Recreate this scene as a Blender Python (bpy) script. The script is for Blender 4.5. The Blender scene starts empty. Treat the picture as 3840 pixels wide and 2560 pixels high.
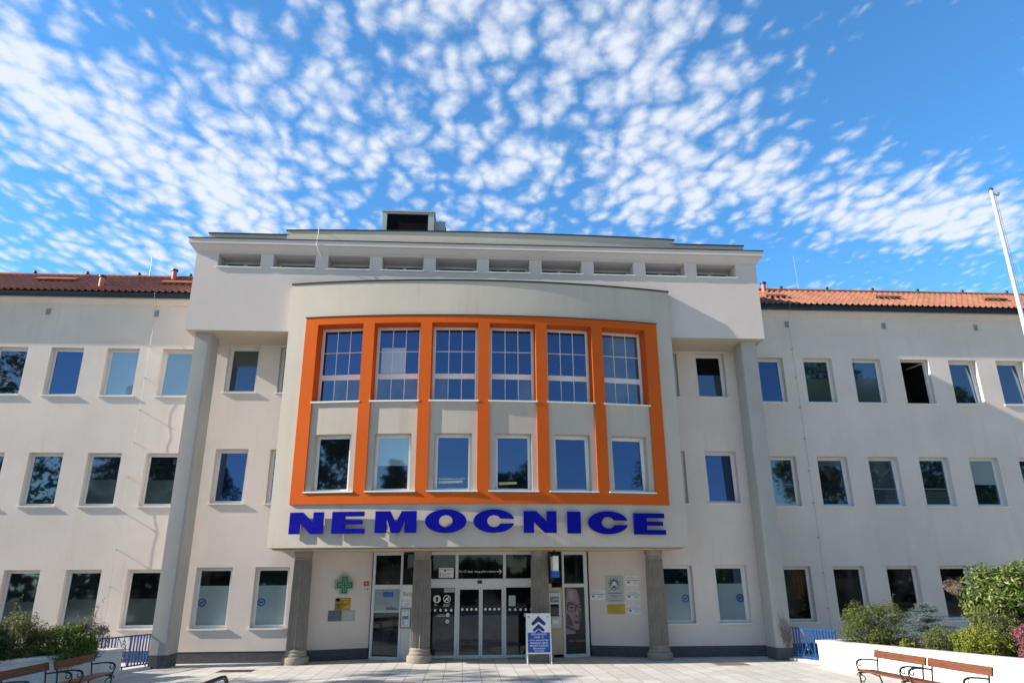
import bpy, math, random
from mathutils import Vector, Matrix
from mathutils.geometry import tessellate_polygon
random.seed(7)
SC = bpy.context.scene
COL = SC.collection
sin, cos, rad, PI = math.sin, math.cos, math.radians, math.pi

# ------------------------------------------------------------------ helpers
def I3(x, y, z): return (x, y, z)

class MB:
    """collects faces and links them as ONE mesh object"""
    def __init__(s): s.v = []; s.f = []; s.m = []; s.sm = []
    def face(s, pts, m=0, smooth=False):
        b = len(s.v); s.v.extend([tuple(p) for p in pts])
        s.f.append(tuple(range(b, b + len(pts)))); s.m.append(m); s.sm.append(smooth)
    def grid(s, rows, m=0, smooth=True, close_u=False):
        b = len(s.v); nu = len(rows[0])
        for r in rows: s.v.extend([tuple(p) for p in r])
        for j in range(len(rows) - 1):
            for i in range(nu if close_u else nu - 1):
                i2 = (i + 1) % nu
                s.f.append((b + j*nu + i, b + j*nu + i2, b + (j+1)*nu + i2, b + (j+1)*nu + i)); s.m.append(m); s.sm.append(smooth)
    def box(s, x0, x1, y0, y1, z0, z1, m=0, T=I3, skip=''):
        p = [T(x, y, z) for z in (z0, z1) for y in (y0, y1) for x in (x0, x1)]
        F = {'b': (0, 2, 3, 1), 't': (4, 5, 7, 6), 'f': (0, 1, 5, 4), 'k': (2, 6, 7, 3), 'l': (0, 4, 6, 2), 'r': (1, 3, 7, 5)}
        b = len(s.v); s.v.extend([tuple(q) for q in p])
        for k, q in F.items():
            if k in skip: continue
            s.f.append(tuple(b + i for i in q)); s.m.append(m); s.sm.append(False)
    def prism(s, poly, y0, y1, m=0, T=I3, mside=None):
        """poly in (x, z), counter-clockwise seen from -y; extruded from y0 (front) to y1"""
        n = len(poly); ms = m if mside is None else mside
        tris = tessellate_polygon([[Vector((p[0], p[1], 0)) for p in poly]])
        for t in tris:
            a, b, c = (poly[i] for i in t)
            ar = (b[0]-a[0])*(c[1]-a[1]) - (c[0]-a[0])*(b[1]-a[1])
            if ar < 0: b, c = c, b
            s.face([T(q[0], y0, q[1]) for q in (a, b, c)], m)
            s.face([T(q[0], y1, q[1]) for q in (a, c, b)], m)
        ar = sum(poly[i][0]*poly[(i+1) % n][1] - poly[(i+1) % n][0]*poly[i][1] for i in range(n))
        pp = poly if ar > 0 else poly[::-1]
        for i in range(n):
            a, b = pp[i], pp[(i+1) % n]
            s.face([T(a[0], y0, a[1]), T(a[0], y1, a[1]), T(b[0], y1, b[1]), T(b[0], y0, b[1])], ms)
    def slab(s, poly, z0, z1, m=0, mside=None):
        """poly in plan (x, y)"""
        n = len(poly); ms = m if mside is None else mside
        for t in tessellate_polygon([[Vector((p[0], p[1], 0)) for p in poly]]):
            a, b, c = (poly[i] for i in t)
            if (b[0]-a[0])*(c[1]-a[1]) - (c[0]-a[0])*(b[1]-a[1]) < 0: b, c = c, b
            s.face([(q[0], q[1], z1) for q in (a, b, c)], m); s.face([(q[0], q[1], z0) for q in (a, c, b)], m)
        ar = sum(poly[i][0]*poly[(i+1) % n][1] - poly[(i+1) % n][0]*poly[i][1] for i in range(n))
        pp = poly if ar > 0 else poly[::-1]
        for i in range(n):
            a, b = pp[i], pp[(i+1) % n]
            s.face([(a[0], a[1], z0), (b[0], b[1], z0), (b[0], b[1], z1), (a[0], a[1], z1)], ms)
    def tube(s, path, r, n=8, m=0, closed=False, cap=True):
        P = [Vector(p) for p in path]; N = len(P); rows = []
        prev = None
        for i in range(N):
            if closed: t = P[(i+1) % N] - P[i-1]
            else: t = P[min(i+1, N-1)] - P[max(i-1, 0)]
            t.normalize()
            if prev is None:
                a = Vector((0, 0, 1)) if abs(t.z) < .9 else Vector((1, 0, 0))
                u = t.cross(a).normalized()
            else:
                u = (prev - t * prev.dot(t)).normalized()
            prev = u; w = t.cross(u)
            rr = r[i] if isinstance(r, (list, tuple)) else r
            rows.append([P[i] + (u*cos(2*PI*k/n) + w*sin(2*PI*k/n))*rr for k in range(n)])
        if closed: rows.append(rows[0])
        s.grid(rows, m, True, True)
        if cap and not closed:
            s.face(rows[0][::-1], m); s.face(rows[-1], m)
    def lathe(s, prof, c=(0, 0, 0), n=24, m=0, rf=None, smooth=True):
        rows = []
        for (r, z) in prof:
            rows.append([(c[0] + r*(rf(k/n, z) if rf else 1)*cos(2*PI*k/n), c[1] + r*(rf(k/n, z) if rf else 1)*sin(2*PI*k/n), c[2]+z) for k in range(n)])
        s.grid(rows, m, smooth, True)
        s.face(rows[0][::-1], m); s.face(rows[-1], m)
    def text(s, body, size, T, x, z, y=0, m=0, align='CENTER', sx=1.0, maxw=None, bold=0):
        cu = bpy.data.curves.new('t', 'FONT'); cu.body = body; cu.size = size; cu.align_x = align; cu.resolution_u = 3
        cu.offset = bold
        o = bpy.data.objects.new('t', cu); COL.objects.link(o); bpy.context.view_layer.update()
        me = o.evaluated_get(bpy.context.evaluated_depsgraph_get()).to_mesh()
        if len(me.vertices):
            xs = [v.co.x for v in me.vertices]; w = (max(xs)-min(xs)) or 1
            k = sx
            if maxw: k = maxw / w
            b = len(s.v); s.v.extend([tuple(T(x + v.co.x*k, y, z + v.co.y)) for v in me.vertices])
            for p in me.polygons:
                s.f.append(tuple(b + i for i in p.vertices)); s.m.append(m); s.sm.append(False)
        o.evaluated_get(bpy.context.evaluated_depsgraph_get()).to_mesh_clear()
        bpy.data.objects.remove(o); bpy.data.curves.remove(cu)
    def build(s, name, mats, parent=None, angle=40):
        me = bpy.data.meshes.new(name); me.from_pydata(s.v, [], s.f)
        if not isinstance(mats, (list, tuple)): mats = [mats]
        for q in mats: me.materials.append(q)
        me.polygons.foreach_set('material_index', s.m)
        me.polygons.foreach_set('use_smooth', s.sm)
        me.update()
        if any(s.sm):
            try: me.set_sharp_from_angle(angle=rad(angle))
            except Exception: pass
        o = bpy.data.objects.new(name, me); COL.objects.link(o)
        if parent: adopt(o, parent)
        return o

def adopt(o, parent):
    o.parent = parent
    if parent.parent is None: o.matrix_parent_inverse = Matrix.Translation(-Vector(parent.location))
def tag(o, label=None, cat=None, group=None, kind=None):
    if label: o['label'] = label
    if cat: o['category'] = cat
    if group: o['group'] = group
    if kind: o['kind'] = kind
    return o
def empty(name, loc, label, cat, group=None):
    o = bpy.data.objects.new(name, None); COL.objects.link(o); o.location = loc
    o.empty_display_size = .2
    return tag(o, label, cat, group)
def copy_tree(o, parent=None):
    c = o.copy(); COL.objects.link(c)
    if parent: c.parent = parent
    for ch in list(o.children): copy_tree(ch, c)
    return c
def frame(A, B, z=0.0):
    """local frame on a vertical plane through A and B (plan points): x along A>B, y inward, z up"""
    ax, ay = A; d = Vector((B[0]-ax, B[1]-ay)); d.normalize()
    return lambda x, y, zz: (ax + d.x*x - d.y*y, ay + d.y*x + d.x*y, z + zz)

# ------------------------------------------------------------------ materials
class NT:
    def __init__(s, name):
        s.mat = bpy.data.materials.new(name); s.mat.use_nodes = True
        s.t = s.mat.node_tree; s.t.nodes.clear()
        s.out = s.n('ShaderNodeOutputMaterial')
    def n(s, typ, **kw):
        q = s.t.nodes.new(typ)
        for k, v in kw.items(): setattr(q, k, v)
        return q
    def l(s, a, b): s.t.links.new(a, b)
    def co(s, scale=(1, 1, 1), kind='Object'):
        tc = s.n('ShaderNodeTexCoord'); mp = s.n('ShaderNodeMapping'); mp.inputs['Scale'].default_value = scale
        s.l(tc.outputs[kind], mp.inputs['Vector']); return mp.outputs['Vector']
    def noise(s, vec, scale, detail=4, rough=.6):
        q = s.n('ShaderNodeTexNoise'); q.inputs['Scale'].default_value = scale; q.inputs['Detail'].default_value = detail
        q.inputs['Roughness'].default_value = rough; s.l(vec, q.inputs['Vector']); return q.outputs['Fac']
    def rng(s, val, a, b, c, d):
        q = s.n('ShaderNodeMapRange'); q.inputs[1].default_value = a; q.inputs[2].default_value = b
        q.inputs[3].default_value = c; q.inputs[4].default_value = d; s.l(val, q.inputs[0]); return q.outputs[0]
    def math(s, op, a, b=None):
        q = s.n('ShaderNodeMath', operation=op)
        for i, v in enumerate((a, b)):
            if v is None: continue
            if isinstance(v, (int, float)): q.inputs[i].default_value = v
            else: s.l(v, q.inputs[i])
        return q.outputs[0]
    def mix(s, fac, a, b, blend='MIX'):
        q = s.n('ShaderNodeMix', data_type='RGBA', blend_type=blend)
        for i, v in ((0, fac), (6, a), (7, b)):
            if isinstance(v, (int, float)): q.inputs[i].default_value = v
            elif isinstance(v, (tuple, list)): q.inputs[i].default_value = (v[0], v[1], v[2], 1)
            else: s.l(v, q.inputs[i])
        return q.outputs[2]
    def bsdf(s, col, rough=.8, spec=.5, metal=0., **kw):
        q = s.n('ShaderNodeBsdfPrincipled')
        if isinstance(col, (tuple, list)): q.inputs['Base Color'].default_value = (col[0], col[1], col[2], 1)
        else: s.l(col, q.inputs['Base Color'])
        if isinstance(rough, (int, float)): q.inputs['Roughness'].default_value = rough
        else: s.l(rough, q.inputs['Roughness'])
        q.inputs['Specular IOR Level'].default_value = spec; q.inputs['Metallic'].default_value = metal
        for k, v in kw.items(): q.inputs[k].default_value = v
        return q
    def bump(s, h, strength, dist, q):
        b = s.n('ShaderNodeBump'); b.inputs['Strength'].default_value = strength; b.inputs['Distance'].default_value = dist
        s.l(h, b.inputs['Height']); s.l(b.outputs['Normal'], q.inputs['Normal'])
    def done(s, sh):
        s.l(sh, s.out.inputs['Surface']); return s.mat

def mul(c, k): return tuple(min(1, x*k) for x in c)

def plaster(name, col, streak=.12, blotch=.1, bump=.25):
    t = NT(name)
    v = t.co()
    big = t.noise(v, .55, 5, .62)
    st = t.noise(t.co((2.6, 2.6, .16)), 1.0, 4, .6)
    fine = t.noise(v, 26, 3, .6)
    c = t.mix(t.rng(big, .3, .7, 0, 1), mul(col, 1 - blotch), mul(col, 1 + blotch*.5))
    warm = (col[0]*.90, col[1]*.87, col[2]*.80)
    c = t.mix(t.math('MULTIPLY', t.rng(st, .52, .78, 0, 1), streak*4), c, warm)
    st2 = t.noise(t.co((9, 9, .22)), 1.0, 3, .6); msk = t.noise(v, .9, 3)
    c = t.mix(t.math('MULTIPLY', t.math('MULTIPLY', t.rng(st2, .56, .74, 0, 1), t.rng(msk, .48, .62, 0, 1)), min(.5, streak*3.2)), c, (col[0]*.74, col[1]*.73, col[2]*.70))
    pt = t.noise(t.co((.35, .35, .5)), 1.0, 1); c = t.mix(t.rng(pt, .52, .56, 0, blotch*.8), c, mul(col, .86))
    c = t.mix(t.rng(fine, .3, .7, 0, .14), c, mul(col, .8))
    q = t.bsdf(c, .92, .2)
    t.bump(t.noise(v, 90, 2, .5), bump, .004, q)
    return t.done(q.outputs[0])

def simple(name, col, rough=.5, spec=.5, metal=0., var=.08, scale=6., bump=0.):
    t = NT(name); v = t.co()
    nz = t.noise(v, scale, 4, .6)
    c = t.mix(t.rng(nz, .3, .7, 0, 1), mul(col, 1 - var), mul(col, 1 + var))
    r = t.rng(t.noise(v, scale*2.3, 3), .3, .7, max(.02, rough - .08), min(1, rough + .08))
    q = t.bsdf(c, r, spec, metal)
    if bump: t.bump(t.noise(v, scale*8, 3), bump, .004, q)
    return t.done(q.outputs[0])

def glass(name, base=(.012, .016, .02), refl=.22, tint=(.78, .88, 1.0), rough=.028, streak=0., patch=0., fk=.9):
    """opaque dark room seen through a coated pane that mirrors sky and trees"""
    t = NT(name); v = t.co()
    c = base
    if patch:
        c = t.mix(t.rng(t.noise(t.co((1, 1, .7)), .9, 2), .42, .62, 0, 1), base, tuple(b + patch for b in base))
    d = t.bsdf(c, .9, .0)
    g = t.n('ShaderNodeBsdfGlossy'); g.inputs['Color'].default_value = (*tint, 1); g.inputs['Roughness'].default_value = rough
    b = t.n('ShaderNodeBump'); b.inputs['Strength'].default_value = .035; b.inputs['Distance'].default_value = .02
    t.l(t.noise(v, 1.1, 1, .4), b.inputs['Height']); t.l(b.outputs['Normal'], g.inputs['Normal'])
    lw = t.n('ShaderNodeFresnel'); lw.inputs['IOR'].default_value = 1.5
    f = t.math('ADD', t.math('MULTIPLY', lw.outputs[0], fk), refl)
    f = t.math('MINIMUM', f, .95)
    m = t.n('ShaderNodeMixShader'); t.l(f, m.inputs[0]); t.l(d.outputs[0], m.inputs[1]); t.l(g.outputs[0], m.inputs[2])
    return t.done(m.outputs[0])

def leafmat(name, cols, rough=.55, trans=.25):
    """per-leaf random colour from a list"""
    t = NT(name)
    g = t.n('ShaderNodeNewGeometry')
    r = t.n('ShaderNodeValToRGB'); e = r.color_ramp.elements
    e[0].position = 0; e[0].color = (*cols[0], 1); e[1].position = 1; e[1].color = (*cols[-1], 1)
    for i, c in enumerate(cols[1:-1]):
        k = e.new((i + 1) / (len(cols) - 1)); k.color = (*c, 1)
    t.l(g.outputs['Random Per Island'], r.inputs[0])
    q = t.bsdf(r.outputs[0], rough, .4)
    tr = t.n('ShaderNodeBsdfTranslucent'); t.l(r.outputs[0], tr.inputs[0])
    m = t.n('ShaderNodeMixShader'); m.inputs[0].default_value = trans
    t.l(q.outputs[0], m.inputs[1]); t.l(tr.outputs[0], m.inputs[2])
    return t.done(m.outputs[0])

M = {}
M['attic'] = plaster('plaster_attic_white', (0.665, 0.597, 0.57), .05, .06)
M['wall'] = plaster('plaster_warm_grey', (0.745, 0.668, 0.622), .12, .08)
M['wing'] = plaster('plaster_wing_grey', (0.735, 0.667, 0.622), .13, .09)
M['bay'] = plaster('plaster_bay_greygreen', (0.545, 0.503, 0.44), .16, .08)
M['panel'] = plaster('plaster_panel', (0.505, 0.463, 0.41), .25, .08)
M['orange'] = plaster('orange_render', (0.6, 0.112, 0.015), .09, .07)
M['pillar'] = plaster('pillar_render', (0.43, 0.425, 0.405), .10, .10)
M['plinth'] = simple('dark_plinth', (.085, .088, .098), .75, .3, 0, .16, 9, .3)
M['stone'] = simple('column_stone', (.27, .25, .222), .85, .2, 0, .13, 3, .12)
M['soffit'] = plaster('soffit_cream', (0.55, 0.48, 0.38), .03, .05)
M['pvc'] = simple('white_frame', (.74, .74, .735), .35, .5, 0, .03)
M['alu'] = simple('aluminium_white', (.62, .64, .65), .4, .5, 0, .04)
M['sill'] = simple('sill_white', (.78, .78, .77), .35, .5, 0, .03)
M['flash'] = simple('dark_flashing', (.035, .04, .045), .45, .5, .3, .1)
M['gutter'] = simple('dark_gutter', (.035, .04, .05), .4, .5, .4, .1)
M['glass'] = glass('window_glass', (.009, .012, .016), .20, (.50, .70, 1.0))
M['glass2'] = glass('window_glass_deep', (.006, .010, .016), .21, (.30, .50, 1.0))
M['glass3'] = glass('window_glass_curtain', (.04, .055, .07), .16, (.42, .64, 1.0), patch=.06)
M['glassd'] = glass('entrance_glass', (.004, .005, .006), .012, (.75, .88, 1.0), patch=.03, fk=.8)
M['sticker'] = simple('sticker_blue', (.012, .06, .27), .4)
M['frost'] = glass('frosted_film', (.23, .32, .35), .07, (.8, .92, 1.0), .12)
M['frostd'] = glass('frosted_film_dark', (.045, .065, .07), .09, (.8, .92, 1.0), .06)
M['blind'] = glass('pale_blind', (.22, .34, .43), .2, (.7, .85, 1.0), .0)
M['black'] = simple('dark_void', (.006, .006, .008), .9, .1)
M['white'] = simple('white_paint', (.78, .78, .77), .4, .5, 0, .03)
M['curtain'] = glass('white_curtain', (.40, .46, .52), .12, (.75, .87, 1.0))
M['signblue'] = simple('sign_letter_blue', (.001, .002, .26), .45, .12, 0, .12, 3)
M['lblue'] = simple('sign_blue', (.012, .085, .42), .4)
M['navy'] = simple('navy_print', (.012, .03, .14), .5)
M['green'] = simple('cross_green', (.0, .10, .055), .35, .5, 0, .2)
M['greenl'] = simple('cross_pale_green', (.18, .42, .30), .35)
M['yellow'] = simple('plaque_yellow', (.52, .33, .03), .45, .5, 0, .15, 4)
M['brass'] = simple('plaque_brass', (.30, .20, .03), .4, .5, .2, .3, 7)
M['platel'] = simple('plaque_pale_grey', (.42, .46, .45), .4, .5, 0, .05)
M['plated'] = simple('plaque_slate', (.10, .12, .15), .4, .5, 0, .15)
M['red'] = simple('plate_red', (.42, .015, .02), .4)
M['ink'] = simple('dark_ink', (.02, .02, .025), .6)
M['inkg'] = simple('grey_ink', (.18, .19, .21), .6)
M['railblue'] = simple('railing_blue', (.006, .068, .27), .35, .5, 0, .12)
M['iron'] = simple('cast_iron', (.028, .03, .035), .5, .5, .3, .2)
M['steel'] = simple('steel', (.45, .46, .47), .35, .5, .8, .1)
M['zinc'] = simple('zinc_wire', (.40, .39, .37), .5, .5, .4, .1)
M['pole'] = simple('pole_white', (.60, .61, .63), .3, .5, 0, .05)
M['copper'] = simple('vent_pipe_red', (.50, .15, .08), .5, .5, 0, .15)
M['beige'] = simple('beige_panel', (.55, .44, .30), .5, .5, 0, .05)
M['skin'] = simple('poster_skin', (.25, .19, .195), .5, .5, 0, .08, 3)
M['skin2'] = simple('poster_skin_shade', (.085, .06, .065), .5, .5, 0, .08, 3)
M['posterbg'] = simple('poster_plum', (.012, .008, .012), .4, .5, 0, .2, 2)
M['lips'] = simple('poster_lips', (.12, .05, .06), .5)

def wood(name, col):
    t = NT(name); v = t.co((18, 1.2, 18))
    g = t.noise(v, 1.6, 6, .65)
    c = t.mix(t.rng(g, .3, .7, 0, 1), mul(col, .55), mul(col, 1.25))
    c = t.mix(t.rng(t.noise(t.co(), 3.5, 3), .55, .75, 0, .5), c, mul(col, .45))
    q = t.bsdf(c, .5, .45); t.bump(g, .3, .003, q)
    return t.done(q.outputs[0])
M['wood'] = wood('bench_wood', (.17, .060, .030))

def tiles(name, a, b, c3):
    t = NT(name)
    br = t.n('ShaderNodeTexBrick'); br.offset = .0
    v = t.co((1, 1, 1)); t.l(v, br.inputs['Vector'])
    n1 = t.noise(v, 1.1, 4); n2 = t.noise(t.co((3.3, 3.3, 3.3)), 1.0, 1)
    c = t.mix(t.rng(n2, .35, .65, 0, 1), a, b); c = t.mix(t.rng(n1, .45, .75, 0, .7), c, c3)
    q = t.bsdf(c, .75, .3); t.bump(t.noise(v, 30, 3), .3, .006, q)
    t.t.nodes.remove(br)
    return t.done(q.outputs[0])
M['tile_l'] = tiles('roof_tile_maroon', (.29, .105, .07), (.35, .14, .09), (.20, .075, .055))
M['tile_r'] = tiles('roof_tile_orange', (.275, .115, .07), (.33, .15, .095), (.19, .075, .048))

def paving():
    t = NT('plaza_slabs')
    tc = t.n('ShaderNodeTexCoord'); mp = t.n('ShaderNodeMapping'); mp.inputs['Rotation'].default_value = (0, 0, rad(90))
    t.l(tc.outputs['Object'], mp.inputs['Vector'])
    br = t.n('ShaderNodeTexBrick'); br.offset = .5; br.squash = 1
    br.inputs['Scale'].default_value = 1; br.inputs['Brick Width'].default_value = .75; br.inputs['Row Height'].default_value = .5
    br.inputs['Mortar Size'].default_value = .008; br.inputs['Mortar Smooth'].default_value = .1; br.inputs['Bias'].default_value = 0
    br.inputs['Color1'].default_value = (0, 0, 0, 1); br.inputs['Color2'].default_value = (1, 1, 1, 1); br.inputs['Mortar'].default_value = (.5, .5, .5, 1)
    t.l(mp.outputs[0], br.inputs['Vector'])
    v = t.co()
    c = t.mix(br.outputs['Color'], (.46, .445, .42), (.595, .58, .56))
    c = t.mix(t.rng(t.noise(v, .8, 5), .4, .7, 0, .6), c, (.53, .525, .46))
    c = t.mix(t.rng(t.noise(v, 9, 5), .5, .75, 0, .5), c, (.40, .385, .36))
    sp = t.noise(t.co((1, 1, 1)), 2.3, 6, .7); c = t.mix(t.rng(sp, .60, .70, 0, .45), c, (.33, .31, .28))
    c = t.mix(br.outputs['Fac'], c, (.19, .18, .165))
    q = t.bsdf(c, .8, .3)
    h = t.math('SUBTRACT', t.math('MULTIPLY', t.noise(v, 60, 3), .15), br.outputs['Fac'])
    t.bump(h, .5, .006, q)
    return t.done(q.outputs[0])
M['paving'] = paving()
def stonewall():
    t = NT('planter_white_stone')
    v = t.co(); n = t.noise(v, 1.6, 6, .65)
    c = t.mix(t.rng(n, .35, .7, 0, 1), (.74, .73, .71), (.60, .585, .56))
    st = t.noise(t.co((4, 4, .3)), 1.0, 4)
    c = t.mix(t.rng(st, .55, .8, 0, .35), c, (.42, .40, .37))
    q = t.bsdf(c, .7, .35); t.bump(t.noise(v, 40, 4), .25, .004, q)
    return t.done(q.outputs[0])
M['planter'] = stonewall()
M['joint'] = simple('joint_grey', (.25, .24, .23), .9)  # even grey of the mortar bed under the coping
M['soil'] = simple('planter_soil', (.075, .05, .033), .95, .1, 0, .4, 8, .8)
M['ground'] = simple('far_ground', (.20, .17, .11), .95, .1, 0, .3, .4, .3)
M['grate'] = simple('drain_grate', (.10, .085, .08), .7, .3, .2, .3, 18)
M['mat'] = simple('rusty_mat', (.20, .12, .10), .8, .2, 0, .2, 18)

M['lampy'] = simple('lamp_strip_yellow', (.50, .46, .16), .5)
M['lampw'] = simple('lamp_strip_pale', (.45, .52, .50), .5)
M['browncurt'] = simple('brown_curtain', (.10, .045, .018), .7, .1, 0, .3, 9)
M['skinl'] = simple('poster_skin_light', (.33, .27, .275), .5)
M['posterh'] = simple('poster_hair_light', (.03, .022, .026), .5)
# ------------------------------------------------------------------ the hospital building
XC, RB, YF = .54, 32.56, 22.42
YI, YW, YA = 24.9, 25.5, 23.34
def bayP(x, d, z):
    k = math.sqrt(RB*RB - (x - XC)**2)
    return (x + d*(XC - x)/RB, YF + RB - k + d*k/RB, z)
def flatP(Y): return lambda x, d, z: (x, Y + d, z)

B = empty('hospital_building', (.54, 24.9, 0), 'wide three-storey pale hospital with bowed orange-framed bay over fluted entrance columns and tiled wings', 'building')

def wall_sheet(mb, x0, x1, z0, z1, ops, P, m, mfun=None, step=None):
    """front sheet with openings (x0,x1,z0,z1,depth,reveal_mat)"""
    xs = {x0, x1}; zs = {z0, z1}
    for o in ops: xs |= {o[0], o[1]}; zs |= {o[2], o[3]}
    xs = sorted(xs); zs = sorted(zs)
    if step:
        full = []
        for a, b in zip(xs, xs[1:]):
            n = max(1, int(math.ceil((b - a)/step)))
            full += [a + (b - a)*i/n for i in range(n)]
        xs = full + [xs[-1]]
    for a, b in zip(xs, xs[1:]):
        run = None
        for c, d in zip(zs, zs[1:]):
            mx, mz = (a + b)/2, (c + d)/2
            if any(o[0] < mx < o[1] and o[2] < mz < o[3] for o in ops): continue
            mb.face([P(a, 0, c), P(b, 0, c), P(b, 0, d), P(a, 0, d)], mfun(mx, mz) if mfun else m)
    for (a, b, c, d, dep, rm) in ops:
        mb.face([P(a, 0, c), P(a, 0, d), P(a, dep, d), P(a, dep, c)], rm)
        mb.face([P(b, 0, c), P(b, dep, c), P(b, dep, d), P(b, 0, d)], rm)
        n = 4 if step else 1
        for i in range(n):
            e, f = a + (b-a)*i/n, a + (b-a)*(i+1)/n
            mb.face([P(e, 0, d), P(f, 0, d), P(f, dep, d), P(e, dep, d)], rm)
            mb.face([P(e, 0, c), P(e, dep, c), P(f, dep, c), P(f, 0, c)], rm)

def ring(mb, x0, x1, z0, z1, w, y0, y1, T, m=0, wb=None):
    wb = w if wb is None else wb
    mb.box(x0, x0 + w, y0, y1, z0, z1, m, T); mb.box(x1 - w, x1, y0, y1, z0, z1, m, T)
    mb.box(x0 + w, x1 - w, y0, y1, z0, z0 + wb, m, T); mb.box(x0 + w, x1 - w, y0, y1, z1 - w, z1, m, T)

def window(op, P, depth, style='plain', pane='glass', film=None, sillx=None, nose=.06, label=None, frame_m='pvc'):
    x0, x1, z0, z1 = op
    a, b = P(x0, depth, z0), P(x1, depth, z0)
    T = frame(a[:2], b[:2], z0); W = math.hypot(b[0]-a[0], b[1]-a[1]); H = z1 - z0
    e = .002
    mb = MB(); ring(mb, e, W - e, e, H - e, .045, -.03, .05, T)
    g0, g1, h0, h1 = .047, W - .047, .047, H - .047
    tilt = {'tilt': 2.6, 'tiltbig': 3.2}.get(style, 0.)
    Ts = T
    if tilt:
        c, s = cos(rad(tilt)), sin(rad(tilt))
        Ts = lambda x, y, z: T(x, y*c + (z - h0)*s, h0 + (z - h0)*c - y*s)
    sm = MB() if style in ('tilt', 'tiltbig', 'open') else mb
    if style == 'open':
        c, s = cos(rad(80)), sin(rad(80)); gx = g1
        Ts = lambda x, y, z: T(gx - (gx - x)*c, .03 + y*c + (gx - x)*s, z)
    pan = MB()
    if style == 'grid':
        zt = H*.345
        for (c0, c1, rows) in ((h0, zt - .02, 1), (zt + .06, h1, 2)):
            ring(sm, g0, g1, c0, c1, .05, -.045, .03, T)
            i0, i1, k0, k1 = g0 + .052, g1 - .052, c0 + .052, c1 - .052
            for q in (1, 2):
                xx = i0 + (i1 - i0)*q/3; sm.box(xx - .011, xx + .011, -.032, .0, k0, k1, 0, T)
            if rows == 2:
                zz = (k0 + k1)/2
                xs_ = [i0] + [v for q in (1, 2) for v in (i0 + (i1-i0)*q/3 - .0112, i0 + (i1-i0)*q/3 + .0112)] + [i1]
                for q in range(3): sm.box(xs_[2*q], xs_[2*q+1], -.031, -.001, zz - .011, zz + .011, 0, T)
            pan.face([T(i0 - .004, -.01, k0 - .004), T(i1 + .004, -.01, k0 - .004), T(i1 + .004, -.01, k1 + .004), T(i0 - .004, -.01, k1 + .004)])
        sm.box(g0, g1, -.04, .03, zt - .018, zt + .058, 0, T)
    elif style == 'double':
        mid = W/2
        for (u0, u1) in ((g0, mid - .003), (mid + .003, g1)):
            ring(sm, u0, u1, h0, h1, .05, -.045, .03, T)
            pan.face([T(u0 + .046, -.01, h0 + .046), T(u1 - .046, -.01, h0 + .046), T(u1 - .046, -.01, h1 - .046), T(u0 + .046, -.01, h1 - .046)])
    else:
        ring(sm, g0, g1, h0, h1, .058, -.045, .03, Ts, 0, .07)
        pan.face([Ts(g0 + .054, -.01, h0 + .066), Ts(g1 - .054, -.01, h0 + .066), Ts(g1 - .054, -.01, h1 - .054), Ts(g0 + .054, -.01, h1 - .054)])
    w = mb.build('window', M[frame_m], B)
    if label: w['label'] = label
    if sm is not mb: sm.build('sash', M[frame_m], w)
    pan.build('pane', M[pane], w)
    if style in ('tilt', 'tiltbig', 'open'):
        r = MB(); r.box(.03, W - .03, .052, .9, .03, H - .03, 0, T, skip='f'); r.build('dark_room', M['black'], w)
    if film and style != 'open':
        for (fm, f0, f1, nm) in film:
            zz0, zz1 = h0 + .068 + (h1 - h0 - .124)*f0, h0 + .068 + (h1 - h0 - .124)*f1
            f_ = MB(); f_.face([Ts(g0 + .060, -.014, zz0), Ts(g1 - .060, -.014, zz0), Ts(g1 - .060, -.014, zz1), Ts(g0 + .060, -.014, zz1)])
            f_.build(nm, M[fm], w)
    # sill: tray inside the opening and a nose in front of the wall
    s = MB()
    sx0, sx1 = sillx if sillx else (-.05, W + .05)
    s.box(.004, W - .004, -depth + .0, -.032, .003, .022, 0, T)
    s.box(sx0, sx1, -depth - nose, -depth - .0005, -.022, .024, 0, T)
    s.build('sill', M['sill'], w)
    return w, T, W, H

# ---- inner wall of the central block, with plinth
SLITS = [(-6.75, -6.33), (7.43, 7.86)]
def inner(x0, x1, ops, name):
    mb = MB(); wall_sheet(mb, x0, x1, .34, 10.6, [o + (.27, 0) for o in ops], flatP(YI), 0)
    mb.build('wall', M['wall'], B)
inl = [(-8.60, -7.50, 8.77, 10.53), (-8.60, -7.50, 4.915, 6.78), (-8.73, -7.57, .995, 2.885), (-6.84, -5.72, .995, 2.885)] + [(SLITS[0][0], SLITS[0][1], 8.77, 10.5), (SLITS[0][0], SLITS[0][1], 4.915, 6.78)]
inr = [(8.57, 9.67, 8.77, 10.5), (8.59, 9.73, 4.93, 6.79), (8.57, 9.68, 1.01, 2.88), (6.66, 7.78, 1.01, 2.88)] + [(SLITS[1][0], SLITS[1][1], 8.77, 10.5), (SLITS[1][0], SLITS[1][1], 4.93, 6.79)]
NL = ((-5.2, 24.9), (-3.12, 25.65)); NR = ((4.33, 25.62), (6.28, 24.9))
TNL, TNR = frame(*NL), frame(*NR)
LNL = math.dist(*NL); LNR = math.dist(*NR)
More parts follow.
